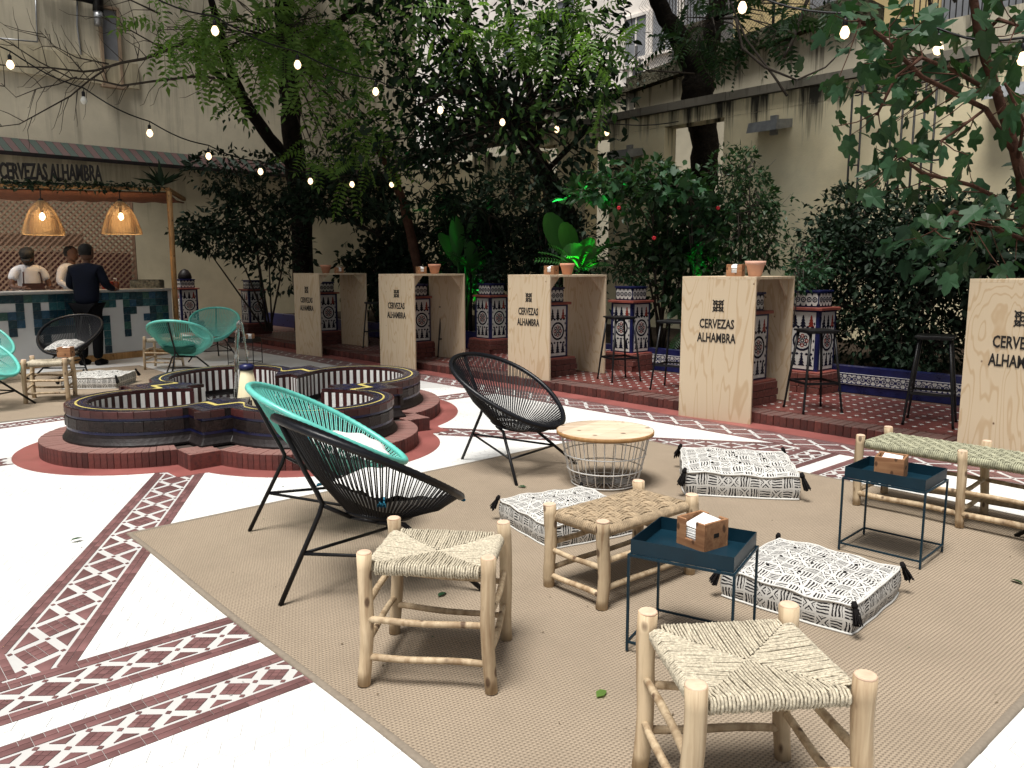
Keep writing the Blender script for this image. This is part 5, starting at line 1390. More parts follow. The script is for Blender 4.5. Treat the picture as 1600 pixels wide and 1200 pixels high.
def head(t, c, r, yaw, pitch=0, hair=True, cap=False, beard=False):
    M = Matrix.Translation(c) @ Matrix.Rotation(yaw, 4, 'Z') @ Matrix.Rotation(pitch, 4, 'X')   # face looks along -y
    m = MB(); prof = [(.001, -1.18), (.42, -1.10), (.62, -.85), (.74, -.5), (.80, -.1), (.82, .3), (.76, .7), (.55, 1.0), (.25, 1.15), (.001, 1.18)]
    q = MB(); q.lathe(prof, 16)
    vs = []
    for v in q.v:
        x, y, z = v; y = y * 1.18 - (.10 if y < 0 and z < -.3 else 0); vs.append(M @ Vector((x * r, y * r, z * r)))
    m.add(vs, q.f, 0, True)
    nz = [M @ Vector((x * r, y * r, z * r)) for x, y, z in ((-.13, -.93, -.12), (.13, -.93, -.12), (0, -1.22, -.20), (0, -.95, .25), (0, -.95, -.33))]
    m.add(nz, [(0, 2, 3), (2, 1, 3), (0, 4, 2), (4, 1, 2)], 0, True)
    for s in (-1, 1):
        q = MB(); q.lathe([(.001, -.24), (.10, -.15), (.13, .08), (.06, .22), (.001, .25)], 8); m.add([M @ Vector(((s * .83 + v[0] * .5) * r, (v[1] + .02) * r, (v[2] - .02) * r)) for v in q.v], q.f, 0, True)
        q = MB(); q.lathe([(.001, -.07), (.09, 0), (.001, .07)], 8); m.add([M @ Vector(((s * .30 + v[0]) * r, (-.89 + v[1] * .3) * r, (v[2] + .05) * r)) for v in q.v], q.f, 1, True)
    m.add([M @ Vector((x * r, y * r, z * r)) for x, y, z in ((-.22, -.90, -.55), (.22, -.90, -.55), (.15, -.93, -.62), (-.15, -.93, -.62))], [(0, 3, 2, 1)], 1)
    obj('head', m, [SKIN, HAIR], t)
    if hair:
        q = MB(); q.lathe([(.80, -.35), (.88, .0), (.90, .35), (.84, .75), (.62, 1.08), (.3, 1.25), (.001, 1.28)], 16, bot=False); vs = []
        for v in q.v: x, y, z = v; y *= 1.18; vs.append(M @ Vector((x * r, max(y, -.86 if z > .45 else -.1) * r + .02, z * r)))
        h = MB(); h.add(vs, q.f, 0, True); obj('hair', h, HAIR, t)
    if beard:
        q = MB(); q.lathe([(.30, -1.24), (.66, -1.0), (.80, -.6), (.84, -.4)], 14); h = MB(); h.add([M @ Vector((v[0] * r, (v[1] * 1.16 - .02) * r, v[2] * r)) for v in q.v], q.f, 0, True); obj('beard', h, HAIR, t)
    if cap:
        q = MB(); q.lathe([(.90, .15), (.98, .4), (1.0, .8), (.85, 1.15), (.4, 1.32), (.001, 1.35)], 16, bot=False); h = MB(); h.add([M @ Vector((v[0] * r, v[1] * 1.18 * r, v[2] * r)) for v in q.v], q.f, 0, True)
        obj('cap', h, HAIR, t); h = MB()
        h.add([M @ Vector((x * r, y * r, z * r)) for x, y, z in ((-.7, -.8, .25), (.7, -.8, .25), (.5, -1.6, .12), (-.5, -1.6, .12), (-.7, -.8, .32), (.7, -.8, .32), (.5, -1.6, .18), (-.5, -1.6, .18))], [(3, 2, 1, 0), (4, 5, 6, 7), (2, 3, 7, 6), (0, 3, 7, 4), (1, 2, 6, 5)]); obj('cap_brim', h, HAIR, t)
def hand(verts, mat, t, c, d, s=1):
    """palm with four fingers and a thumb, fingers slightly curled"""
    c = Vector(c); d = Vector(d).normalized(); side = d.cross(Vector((0, 0, 1))).normalized() * s; dn = Vector((0, 0, -1)) - d * d.z * -1
    m = MB(); m.tube([c, c + d * .05, c + d * .09], [.026, .036, .034], 7)
    for k, L in enumerate((.065, .075, .07, .055)):
        b = c + d * .085 + side * (-.027 + .018 * k); m.tube([b, b + d * L * .5 + Vector((0, 0, -.006)), b + d * L * .85 + Vector((0, 0, -.026))], [.009, .008, .006], 6)
    b = c + d * .03 - side * .03; m.tube([b, b + d * .03 - side * .02, b + d * .055 - side * .022], [.011, .010, .008], 6); obj('hand', m, mat, t)
# customer in a navy jacket, back to the camera, arms on the bar
p = G(137, 572); pyaw = byaw - R(14)
t = thing('person', 'person in dark navy jacket leaning at the bar with back to the camera', 'person', (p.x, p.y + .12, 0), 0)
skinned('jacket', [(0, 0, .86), (0, .0, 1.05), (0, .01, 1.28), (0, .03, 1.42), (0, .05, 1.50), (-.19, .03, 1.41), (-.27, .05, 1.18), (-.24, .26, 1.12), (.19, .03, 1.41), (.28, .04, 1.18), (.27, .26, 1.12)],
        [(0, 1), (1, 2), (2, 3), (3, 4), (3, 5), (5, 6), (6, 7), (3, 8), (8, 9), (9, 10)], [(.19, .13), (.19, .13), (.21, .13), (.17, .11), (.07, .07), .085, .065, .045, .085, .065, .045], NAVY, t)
skinned('trousers', [(0, 0, .92), (-.10, 0, .84), (-.11, .02, .48), (-.11, -.02, .09), (.10, 0, .84), (.12, .0, .48), (.12, -.03, .09)], [(0, 1), (1, 2), (2, 3), (0, 4), (4, 5), (5, 6)], [(.17, .13), .115, .085, .07, .115, .085, .07], TROU, t)
for s in (-1, 1): m = MB(); m.tube([(s * .115, -.06, .04), (s * .12, .05, .05), (s * .13, .18, .03)], [.045, .05, .035], 8); obj('shoe', m, TROU, t)
m = MB(); m.tube([(0, .05, 1.44), (0, .06, 1.56)], [.062, .055], 10); obj('neck', m, SKIN, t)
head(t, Vector((0.01, .07, 1.655)), .105, R(170)); hand(None, SKIN, t, (-.235, .28, 1.115), (.2, 1, 0)); hand(None, SKIN, t, (.265, .28, 1.115), (-.2, 1, 0), -1)
# bartender, white T-shirt and brown apron, looking down
p = D(44, 420, 12.45); p.z = 0; t = thing('person', 'person in a white T-shirt, brown apron and black cap looking down behind the bar', 'person', (p.x, p.y, 0), byaw - R(8))
skinned('shirt', [(0, 0, .95), (0, 0, 1.15), (0, 0, 1.34), (0, -.01, 1.44), (-.19, -.01, 1.39), (-.25, -.02, 1.24), (.19, -.01, 1.39), (.25, -.02, 1.24)], [(0, 1), (1, 2), (2, 3), (3, 4), (4, 5), (3, 6), (6, 7)], [(.16, .11), (.17, .12), (.19, .12), (.10, .08), .075, .070, .075, .070], SHIRT, t)
skinned('trousers', [(0, 0, .95), (-.10, 0, .84), (-.11, .0, .45), (-.11, 0, .06), (.10, 0, .84), (.11, .0, .45), (.11, 0, .06)], [(0, 1), (1, 2), (2, 3), (0, 4), (4, 5), (5, 6)], [(.16, .12), .11, .08, .065, .11, .08, .065], TROU, t)
m = MB(); a_pts = [(-.15, -.125, 1.20), (.15, -.125, 1.20), (.19, -.14, .95), (.19, -.15, .55), (-.19, -.15, .55), (-.19, -.14, .95)]
m.add(a_pts + [(x, y - .012, z) for x, y, z in a_pts], [(6, 11, 10, 9, 8, 7)] + [(i, (i + 1) % 6, 6 + (i + 1) % 6, 6 + i) for i in range(6)])
for s in (-1, 1): m.tube([(s * .13, -.13, 1.19), (s * .12, -.12, 1.34), (s * .09, -.02, 1.46), (s * .04, .07, 1.47)], .010, 5)
obj('apron', m, APRON, t)
for s in (-1, 1): skinned('arm', [(s * .25, -.02, 1.27), (s * .27, -.06, 1.14), (s * .20, -.26, 1.13)], [(0, 1), (1, 2)], [.05, .043, .028], SKIN, t); hand(None, SKIN, t, (s * .20, -.27, 1.13), (-s * .3, -1, 0), -s)
m = MB(); m.tube([(0, .0, 1.42), (-.01, -.03, 1.54)], [.06, .055], 10); obj('neck', m, SKIN, t)
head(t, Vector((-.02, -.06, 1.60)), .102, R(-35), R(28), hair=False, cap=True, beard=True)
# second barman half hidden behind the customer
p = D(112, 420, 13.0); p.z = 0; t = thing('person', 'person in a white shirt half hidden behind the navy jacket at the bar', 'person', (p.x, p.y, 0), byaw + R(10))
skinned('shirt', [(0, 0, .95), (0, 0, 1.15), (0, 0, 1.36), (0, 0, 1.47), (-.19, 0, 1.42), (-.27, -.02, 1.2), (-.2, -.22, 1.12), (.19, 0, 1.42), (.27, -.02, 1.2), (.2, -.22, 1.12)], [(0, 1), (1, 2), (2, 3), (3, 4), (4, 5), (5, 6), (3, 7), (7, 8), (8, 9)], [(.16, .11), (.17, .12), (.19, .12), (.09, .08), .07, .055, .035, .07, .055, .035], SHIRT, t)
skinned('trousers', [(0, 0, .95), (-.10, 0, .84), (-.11, .0, .45), (-.11, 0, .06), (.10, 0, .84), (.11, .0, .45), (.11, 0, .06)], [(0, 1), (1, 2), (2, 3), (0, 4), (4, 5), (5, 6)], [(.16, .12), .11, .08, .065, .11, .08, .065], TROU, t)
for s in (-1, 1): hand(None, SKIN, t, (s * .20, -.24, 1.12), (-s * .3, -1, 0), -s)
m = MB(); m.tube([(0, .0, 1.44), (0, -.01, 1.56)], [.06, .055], 10); obj('neck', m, SKIN, t); head(t, Vector((0, -.02, 1.655)), .102, R(8))

# ------------------------------------------------------------------ plants
def leaf_tpl(kind):
    """unit leaf along +y, up +z: vertices and triangles"""
    if kind == 'oval':
        v = [(0, 0, 0), (-.26, .35, .05), (0, .38, -.02), (.26, .35, .05), (-.20, .72, .03), (0, .75, -.04), (.20, .72, .03), (0, 1.05, -.12)]
        f = [(0, 2, 1), (0, 3, 2), (1, 2, 5), (1, 5, 4), (2, 3, 6), (2, 6, 5), (4, 5, 7), (5, 6, 7)]
    elif kind == 'small':
        v = [(0, 0, 0), (-.24, .45, .05), (.24, .45, .05), (0, 1, -.08)]; f = [(0, 3, 1), (0, 2, 3)]
    elif kind == 'narrow':
        v = [(0, 0, 0), (-.12, .4, .02), (.12, .4, .02), (0, 1.1, -.18)]; f = [(0, 3, 1), (0, 2, 3)]
    elif kind == 'lobed':      # fig leaf: five rounded lobes
        o = [(0, 0), (-.20, -.14), (-.38, .0), (-.38, .22), (-.56, .50), (-.46, .66), (-.24, .56), (-.20, .90), (0, 1.16), (.20, .90), (.24, .56), (.46, .66), (.56, .50), (.38, .22), (.38, .0), (.20, -.14)]
        v = [(0, .34, -.03)] + [(x, y, .05 * abs(x) * 2 - .10 * y * y) for x, y in o]; f = [(0, i + 1, (i + 1) % len(o) + 1)[::-1] for i in range(len(o))]
    elif kind == 'frond':      # pinnate leaf
        v = []; f = []; n = 8
        for k in range(n):
            y = .10 + .86 * k / n; zz = -.30 * y * y; L = .25 * (1 - .55 * abs(k / n - .35)) ; 
            for s in (-1, 1):
                o = len(v); v += [(0, y, zz), (s * L * .40, y + .065, zz + .010), (s * L * .5, y - .018, zz - .015), (s * L, y + .05, zz - .085)]
                f += [(o, o + 1, o + 3), (o, o + 3, o + 2)] if s > 0 else [(o, o + 3, o + 1), (o, o + 2, o + 3)]
        o = len(v); v += [(0, .92, -.18), (-.05, 1.0, -.2), (.05, 1.0, -.2), (0, 1.14, -.28)]; f += [(o, o + 3, o + 1), (o, o + 2, o + 3)]
        o = len(v); v += [(-.006, 0, 0), (.006, 0, 0), (.005, .5, -.055), (-.005, .5, -.055), (0, 1.0, -.215)]; f += [(o, o + 1, o + 2), (o, o + 2, o + 3), (o + 3, o + 2, o + 4)]
    elif kind == 'fern':
        v = []; f = []; n = 16
        for k in range(n):
            y = .08 + .9 * k / n; zz = .2 * y - .55 * y * y; L = .20 * math.sin(math.pi * (.15 + .85 * (1 - k / n)) * .9 + .2)
            for s in (-1, 1):
                o = len(v); v += [(0, y, zz), (s * L * .6, y + .045, zz), (s * L, y + .03, zz - .04), (s * L * .5, y - .01, zz)]
                f += [(o, o + 1, o + 2), (o, o + 2, o + 3)]
    return np.array(v, 'f'), np.array(f, 'i')
TPL = {k: leaf_tpl(k) for k in ('oval', 'small', 'narrow', 'lobed', 'frond', 'fern')}
def leaf_mesh(name, pos, dirs, size, kind, mat, roll=.5):
    v, f = TPL[kind]; n = len(pos); pos = np.asarray(pos, 'f'); y = np.asarray(dirs, 'f'); y /= np.linalg.norm(y, axis=1, keepdims=True) + 1e-9
    up = np.tile(np.array((0, 0, 1), 'f'), (n, 1)) + rng.normal(0, roll, (n, 3)).astype('f'); z = up - y * (up * y).sum(1, keepdims=True); z /= np.linalg.norm(z, axis=1, keepdims=True) + 1e-9
    x = np.cross(y, z); s = np.asarray(size, 'f').reshape(-1, 1, 1) * np.ones((n, 1, 1), 'f'); vv = (v[None, :, 0:1] * x[:, None] + v[None, :, 1:2] * y[:, None] + v[None, :, 2:3] * z[:, None]) * s + pos[:, None]
    V_ = vv.reshape(-1, 3); F_ = (f[None] + (np.arange(n) * len(v))[:, None, None]).reshape(-1, 3)
    me = bpy.data.meshes.new(name); me.vertices.add(len(V_)); me.vertices.foreach_set('co', V_.ravel()); me.loops.add(F_.size); me.loops.foreach_set('vertex_index', F_.ravel().astype('i'))
    me.polygons.add(len(F_)); me.polygons.foreach_set('loop_start', np.arange(0, F_.size, 3, dtype='i')); me.polygons.foreach_set('loop_total', np.full(len(F_), 3, 'i')); me.materials.append(mat); me.update(calc_edges=True); return me
def cloud(c, r, n, hollow=.35, clumps=10, spread=.34):
    """leaf positions gathered in clumps inside an ellipsoid; directions point outward and down"""
    c = np.array(c, float); r = np.array(r, float)
    d = rng.normal(size=(clumps, 3)); d /= np.linalg.norm(d, axis=1, keepdims=True); cc = d * (rng.uniform(hollow, 1, (clumps, 1)) ** .6)
    k = rng.integers(0, clumps, n); p = cc[k] + rng.normal(0, spread, (n, 3)) * rng.uniform(.5, 1.2, (clumps, 1))[k]; L = np.linalg.norm(p, axis=1, keepdims=True); p = np.where(L > 1.15, p / L * 1.15, p)
    dr = (p - cc[k] * .6) + rng.normal(0, .45, (n, 3)); dr[:, 2] -= .25; return p * r + c, dr, cc * r * .8 + c
def crown(t, name, blobs, kind, size, mat, twig=True, roll=.5, trunkpt=None, tmat=TWIG, label=None, tw=.008):
    Ps, Ds, Cs = [], [], []
    for b in blobs:
        (px, py, Y), r, n = b[:3]; c = D(px, py, Y); cl = b[3] if len(b) > 3 else max(5, int(n / 80)); P, Dr, C_ = cloud(c, r, n, clumps=cl); 
        if name == 'foliage':        # the shrubs stand in the bed, behind the terrace
            Vv = np.array((V[0], V[1], 0))
            for Q_ in (P, C_):
                bb_ = Q_ @ Vv; mv = np.where(Q_[:, 2] < 2.3, np.maximum(8.5 - bb_, 0), 0); Q_ += (mv + rng.uniform(0, .8, len(mv)) * (mv > 0))[:, None] * Vv
        Ps.append(P)
        Ds.append(Dr); Cs.append((Vector(C_.mean(0)) if name == 'foliage' else c, C_))
    P, Dr = np.concatenate(Ps), np.concatenate(Ds); ok = P[:, 2] > TZ + .1; P, Dr = P[ok], Dr[ok]
    o = ob(name, leaf_mesh(name, P, Dr, rng.uniform(.65, 1.25, len(P)) * size, kind, mat, roll), t)
    if twig:
        m = MB()
        for c, C_ in Cs:
            base = Vector(trunkpt) if trunkpt is not None else c
            for q in C_:
                q = Vector(q); mid = base.lerp(q, .5) + Vector((random.uniform(-.1, .1), random.uniform(-.1, .1), random.uniform(.0, .15))); m.tube([base, mid, q], [tw * 1.8, tw * 1.2, tw * .5], 4, caps=False)
                for _ in range(3): m.tube([q, q + Vector((random.uniform(-.2, .2), random.uniform(-.2, .2), random.uniform(-.2, .2)))], [tw * .5, tw * .25], 3, caps=False)
        obj('twigs', m, tmat, t, kind='stuff')
    return o
def tree(label, cat='tree', name='tree', base=None): return thing(name, label, cat, (0, 0, 0))
def trunk(t, pts, r, mat=BARK, name='trunk', n=10, bump=.10, sub=5):
    P = [Vector(p) if len(p) == 3 and not isinstance(p, tuple) else D(*p) for p in pts]; Q = []; rr = []
    for i in range(len(P) - 1):
        for k in range(sub):
            f = k / sub; Q.append(P[i].lerp(P[i + 1], f) + Vector((random.uniform(-1, 1), random.uniform(-1, 1), 0)) * r[i] * .12); rr.append(r[i] + (r[i + 1] - r[i]) * f)
    Q.append(P[-1]); rr.append(r[-1]); m = MB(); m.tube(Q, rr, n, bump=bump); return obj(name, m, mat, t)

# tall tree at the left: dark trunk against the facade, fresh pinnate leaves hanging forward
T = tree('tall tree with dark trunk and bright fresh feathery leaves at the upper left')
trunk(T, [(478, 520, 17.5), (470, 330, 17.3), (458, 230, 17), (452, 120, 16.6), (445, 20, 16), (438, -120, 15.5)], [.26, .22, .2, .19, .18, .15])
trunk(T, [(470, 275, 16.8), (420, 215, 16), (375, 150, 15), (352, 85, 14), (330, 0, 13)], [.12, .12, .11, .08, .05], name='limb')
trunk(T, [(375, 150, 15), (330, 105, 14), (300, 60, 13.5)], [.08, .05, .03], name='limb')
trunk(T, [(452, 120, 16.6), (500, 60, 15.5), (560, 10, 14)], [.12, .08, .05], name='limb')
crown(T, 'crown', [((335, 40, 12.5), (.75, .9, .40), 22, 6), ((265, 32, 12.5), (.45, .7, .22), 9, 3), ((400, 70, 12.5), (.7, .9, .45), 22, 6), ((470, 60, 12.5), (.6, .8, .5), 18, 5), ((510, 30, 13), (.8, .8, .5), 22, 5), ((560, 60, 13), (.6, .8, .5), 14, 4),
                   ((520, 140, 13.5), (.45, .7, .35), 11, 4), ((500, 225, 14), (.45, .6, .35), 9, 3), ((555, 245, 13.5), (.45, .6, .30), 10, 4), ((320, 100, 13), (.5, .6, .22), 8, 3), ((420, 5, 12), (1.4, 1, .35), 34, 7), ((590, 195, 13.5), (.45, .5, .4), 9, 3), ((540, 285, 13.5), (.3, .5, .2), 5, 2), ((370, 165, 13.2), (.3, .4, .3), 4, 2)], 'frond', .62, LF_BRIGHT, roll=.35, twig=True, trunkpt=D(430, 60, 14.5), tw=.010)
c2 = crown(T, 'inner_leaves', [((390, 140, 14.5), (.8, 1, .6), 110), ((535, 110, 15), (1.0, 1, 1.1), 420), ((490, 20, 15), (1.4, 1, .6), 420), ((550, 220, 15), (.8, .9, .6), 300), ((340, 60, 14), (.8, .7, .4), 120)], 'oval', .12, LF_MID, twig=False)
# bare branches reaching across the facade
m = MB(); YB = 12.5
def br(pts, r0, r1, depth=2):
    P = [D(x, y, YB + .002 * (x - 150) + random.uniform(-.1, .1)) for x, y in pts]; n = len(P); m.tube(P, [r0 + (r1 - r0) * i / (n - 1) for i in range(n)], 5, caps=False)
    if depth:
        for i in range(1, n):
            for _ in range(2 if depth > 1 else 1):
                a = P[i - 1].lerp(P[i], random.random()); d = (P[i] - P[i - 1]).normalized(); s = random.choice((-1, 1)); L = random.uniform(.25, .6) * (1 if depth > 1 else .5)
                e = Vector((d.x * .8 - d.z * s * .8, random.uniform(-.2, .2), d.z * .8 + d.x * s * .9 + .25)).normalized() * L; q = a + e * .5 + Vector((random.uniform(-.05, .05), 0, random.uniform(-.03, .08))); m.tube([a, q, a + e, a + e * 1.25 + Vector((0, 0, .06))], [.007, .005, .0035, .002], 4, caps=False)
br([(335, 62), (290, 66), (262, 78), (225, 92), (190, 98), (150, 110), (130, 112), (80, 106), (30, 104), (-60, 96)], .030, .008)
br([(335, 122), (300, 120), (240, 127), (190, 134), (150, 125), (110, 122), (60, 96), (20, 70), (-40, 40)], .022, .006)
br([(162, 110), (140, 125), (110, 150), (70, 172), (30, 194), (-20, 200)], .016, .006)
br([(258, 78), (230, 62), (200, 45), (175, 36), (160, 22)], .014, .004); br([(250, 22), (225, 10), (195, -4)], .018, .01); br([(170, 100), (120, 90), (85, 72), (62, 48)], .012, .004)
br([(120, 120), (90, 132), (60, 138), (25, 152), (2, 130)], .011, .004); br([(130, 112), (110, 90), (80, 70), (70, 45)], .009, .003, 1); br([(215, 92), (218, 70), (206, 52)], .008, .003, 1)
obj('bare_branches', m, TWIG, T, kind='stuff')

# leaning tree in the middle with dark dense crown
T = tree('leaning many-branched tree with dense dark crown in the middle before the bright building')
tb = D(905, 470, 13.2)
trunk(T, [(905, 480, 13.2), (885, 345, 13), (862, 290, 12.9), (830, 240, 12.8), (808, 200, 12.7)], [.21, .19, .17, .14, .12])
for P_, r in (([(808, 200, 12.7), (770, 160, 12.6), (745, 110, 12.5), (730, 40, 12.4), (715, -40, 12.3)], [.10, .08, .06, .05, .03]), ([(820, 225, 12.8), (832, 170, 12.9), (822, 110, 13), (800, 50, 13), (790, -30, 13)], [.09, .07, .06, .05, .03]),
              ([(832, 240, 12.8), (845, 180, 12.6), (862, 110, 12.5), (880, 50, 12.4), (890, -20, 12.3)], [.08, .06, .05, .04, .03]), ([(812, 190, 12.7), (760, 150, 12.2), (700, 140, 12), (655, 165, 11.8)], [.06, .05, .04, .02]),
              ([(770, 160, 12.6), (790, 145, 12.4), (830, 165, 12.3), (850, 190, 12.2)], [.03, .03, .02, .015]), ([(850, 270, 12.8), (900, 220, 12.5), (930, 190, 12.4)], [.05, .04, .02])): trunk(T, P_, r, name='limb', n=7, sub=3)
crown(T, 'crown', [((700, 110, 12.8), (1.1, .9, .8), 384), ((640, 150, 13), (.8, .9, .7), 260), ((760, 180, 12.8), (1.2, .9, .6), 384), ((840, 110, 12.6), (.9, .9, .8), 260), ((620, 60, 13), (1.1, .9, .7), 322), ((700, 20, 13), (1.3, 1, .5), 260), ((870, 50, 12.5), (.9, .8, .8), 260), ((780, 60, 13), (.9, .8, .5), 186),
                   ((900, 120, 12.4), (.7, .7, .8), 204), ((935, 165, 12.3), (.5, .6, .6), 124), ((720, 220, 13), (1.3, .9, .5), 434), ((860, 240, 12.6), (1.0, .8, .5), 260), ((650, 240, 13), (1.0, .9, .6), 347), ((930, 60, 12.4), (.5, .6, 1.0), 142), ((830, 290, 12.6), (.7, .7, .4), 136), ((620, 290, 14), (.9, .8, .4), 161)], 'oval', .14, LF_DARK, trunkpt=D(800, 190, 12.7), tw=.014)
crown(T, 'leaves_painted_sunlit', [((690, 60, 11.9), (1.2, .6, .6), 240), ((790, 110, 11.8), (1.1, .6, .7), 260), ((870, 60, 11.8), (.8, .6, .7), 220), ((610, 100, 12.2), (.8, .6, .8), 200), ((760, 200, 12), (1.0, .5, .5), 150), ((920, 120, 11.8), (.5, .5, .7), 120), ((700, 5, 11.8), (1.4, .6, .3), 150)], 'oval', .13, m_leaf('leaf_painted_sunlit', (.035, .085, .028), (.085, .16, .045), .35), twig=False)  # lighter green copies of the crown leaves, sunlight put into their colour
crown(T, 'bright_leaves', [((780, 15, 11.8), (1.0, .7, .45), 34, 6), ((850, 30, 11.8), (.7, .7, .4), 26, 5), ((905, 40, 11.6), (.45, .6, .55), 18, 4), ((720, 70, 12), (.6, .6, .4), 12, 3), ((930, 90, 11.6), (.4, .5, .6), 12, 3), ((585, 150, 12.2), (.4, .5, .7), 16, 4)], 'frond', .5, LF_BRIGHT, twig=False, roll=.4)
# big forked trunk behind the garden wall
T = tree('massive forked dark trunk rising behind the garden wall opening')
trunk(T, [(1098, 420, 15.3), (1098, 300, 15.3), (1100, 210, 15.3), (1092, 150, 15.2), (1090, 95, 15.1)], [.27, .26, .25, .30, .27], n=12)
trunk(T, [(1088, 110, 15.1), (1062, 60, 15), (1035, 20, 14.9), (1015, -30, 14.8)], [.22, .18, .15, .13], name='limb'); trunk(T, [(1092, 110, 15.1), (1112, 60, 15), (1120, 10, 15), (1128, -60, 15)], [.22, .17, .15, .13], name='limb')
for P_, r in (([(1150, 30, 11.5), (1160, 75, 11.5), (1195, 105, 11.4), (1245, 125, 11.4), (1290, 105, 11.3), (1335, 60, 11.2)], [.02, .02, .018, .015, .012, .008]), ([(1085, 115, 13.4), (1010, 110, 13.2), (985, 95, 13), (1000, 80, 13)], [.015, .012, .01, .006]), ([(1265, -10, 12), (1240, 60, 12), (1225, 90, 12)], [.03, .025, .02]),
              ([(1230, 150, 11.6), (1210, 120, 11.6), (1165, 60, 11.8), (1140, 0, 12)], [.02, .018, .016, .012]), ([(985, 20, 13), (990, 60, 13), (978, 60, 13), (975, 10, 13)], [.008, .008, .008, .006])): trunk(T, P_, r, TWIG, 'limb', 5, 0, 3)
crown(T, 'crown', [((1130, 70, 12.5), (.75, .6, .35), 26, 6), ((1230, 20, 12), (.6, .6, .35), 22, 5), ((1100, 15, 12.8), (.5, .6, .4), 16, 4), ((1195, 50, 12.2), (.4, .5, .3), 10, 3)], 'frond', .55, LF_MID, roll=.4, trunkpt=D(1110, 30, 14), tw=.01)

# fig tree at the right, near: every large leaf a piece of its own
T = tree('fig tree with large lobed leaves filling the upper right corner')
trunk(T, [(1640, 520, 7.0), (1612, 380, 6.9), (1590, 250, 6.8), (1560, 150, 6.7), (1530, 60, 6.6), (1515, -40, 6.5)], [.06, .05, .045, .04, .035, .03], BARKR, n=8, bump=.04)
figb = [([(1585, 240, 6.8), (1540, 170, 6.4), (1440, 120, 6.2), (1380, 60, 6.1), (1340, 30, 6)], .024), ([(1560, 150, 6.7), (1490, 110, 6.3), (1440, 90, 6.2), (1400, 120, 6.1), (1370, 180, 6.1)], .020), ([(1600, 330, 6.9), (1520, 290, 6.4), (1440, 270, 6.2), (1400, 240, 6.1)], .02),
        ([(1612, 380, 6.9), (1540, 350, 6.5), (1490, 330, 6.2), (1460, 360, 6.0)], .02), ([(1530, 60, 6.6), (1560, 30, 6.2), (1590, 40, 6)], .018), ([(1590, 250, 6.8), (1600, 190, 6.3), (1570, 130, 6.1)], .016), ([(1540, 170, 6.4), (1500, 200, 6.2), (1470, 220, 6.1)], .014)]
m = MB(); tips = []
for pts, r in figb:
    P = [D(*p) for p in pts]; n = len(P); m.tube(P, [r * (1 - .6 * i / n) for i in range(n)], 6)
    for i in range(n - 1):
        for k in range(8): tips.append(P[i].lerp(P[i + 1], (k + random.random()) / 8))
fl = [((1345, 40), 11), ((1400, 45), 14), ((1440, 15), 10), ((1375, 110), 14), ((1430, 130), 14), ((1350, 160), 9), ((1340, 215), 9), ((1400, 215), 14), ((1450, 200), 8), ((1380, 265), 12), ((1430, 250), 9), ((1500, 235), 4), ((1500, 150), 4), ((1545, 120), 5), ((1590, 60), 10), ((1590, 150), 6), ((1590, 215), 4), ((1560, 20), 8),
      ((1520, 300), 8), ((1470, 340), 9), ((1560, 350), 10), ((1500, 400), 10), ((1590, 330), 8), ((1330, 100), 7), ((1420, 300), 6), ((1580, 420), 8), ((1470, 60), 5), ((1345, 270), 5)]
fme = []
for mt in (LF_FIG, LF_FIG, LF_MID):
    v, f = TPL['lobed']; me = bpy.data.meshes.new('leaf'); vv = v.copy(); vv[:, 2] += rng.normal(0, .015, len(v)); me.from_pydata(vv.tolist(), [], f.tolist()); me.materials.append(mt); me.update(); fme.append(me)
for (px, py), n in fl:
    for k in range(n):
        p = D(px + random.gauss(0, 26), py + random.gauss(0, 24), random.uniform(5.7, 6.9)); o = ob('leaf', random.choice(fme), T, loc=p); s = random.uniform(.09, .175); o.scale = (s, s, s)
        o.rotation_euler = (random.gauss(-.8, .45), random.gauss(0, .55), random.uniform(0, 6.28))
        if k % 3 == 0:
            q = min(tips, key=lambda t_: (t_ - p).length); m.tube([q, (p + q) / 2 + Vector((0, 0, -.02)), p], [.006, .004, .003], 4, caps=False)
obj('branches', m, BARKR, T)
o = crown(T, 'small_leaves', [((1400, 120, 7.2), (.7, .6, .8), 60), ((1600, 60, 7.4), (.5, .6, .4), 30), ((1520, 330, 7.2), (.8, .5, .5), 60)], 'lobed', .15, LF_FIG, twig=False)

# shrubs of the garden bed
def shrub(label, blobs, kind, size, mat, base, tw=.008, cat='shrub', name='shrub', roll=.6, extra=None, fn='foliage'):
    T = thing(name, label, cat, (0, 0, 0)); b = D(*base); g0 = Vector((b.x, b.y, .2)); m = MB(); db = 8.8 - (b.x * V[0] + b.y * V[1])
    if db > 0 and fn == 'foliage': g0 += Vector((V[0] * db, V[1] * db, 0))
    for b_ in blobs:
        c = D(*b_[0]); db = 8.6 - (c.x * V[0] + c.y * V[1]); c += Vector((V[0], V[1], 0)) * (max(db, 0) if fn == 'foliage' else 0); m.tube([g0 + Vector((random.uniform(-.1, .1), random.uniform(-.1, .1), 0)), g0.lerp(c, .6) + Vector((random.uniform(-.1, .1), 0, .05)), c], [tw * 2.6, tw * 2, tw], 5)
    obj('stems', m, TWIG, T); crown(T, fn, blobs, kind, size, mat, roll=roll, tw=tw)
    if extra: extra(T)
    return T
shrub('dark spreading shrub against the facade right of the bar post', [((345, 360, 15.5), (.7, .7, .4), 600), ((310, 370, 15.3), (.45, .5, .25), 240), ((400, 330, 15.6), (.9, .8, .6), 900), ((370, 270, 15.5), (.8, .7, .35), 500), ((420, 400, 15.5), (.8, .8, .6), 900), ((470, 290, 15.5), (.9, .8, .5), 700)], 'small', .14, LF_DARK, (420, 470, 15.8), fn='leafage')
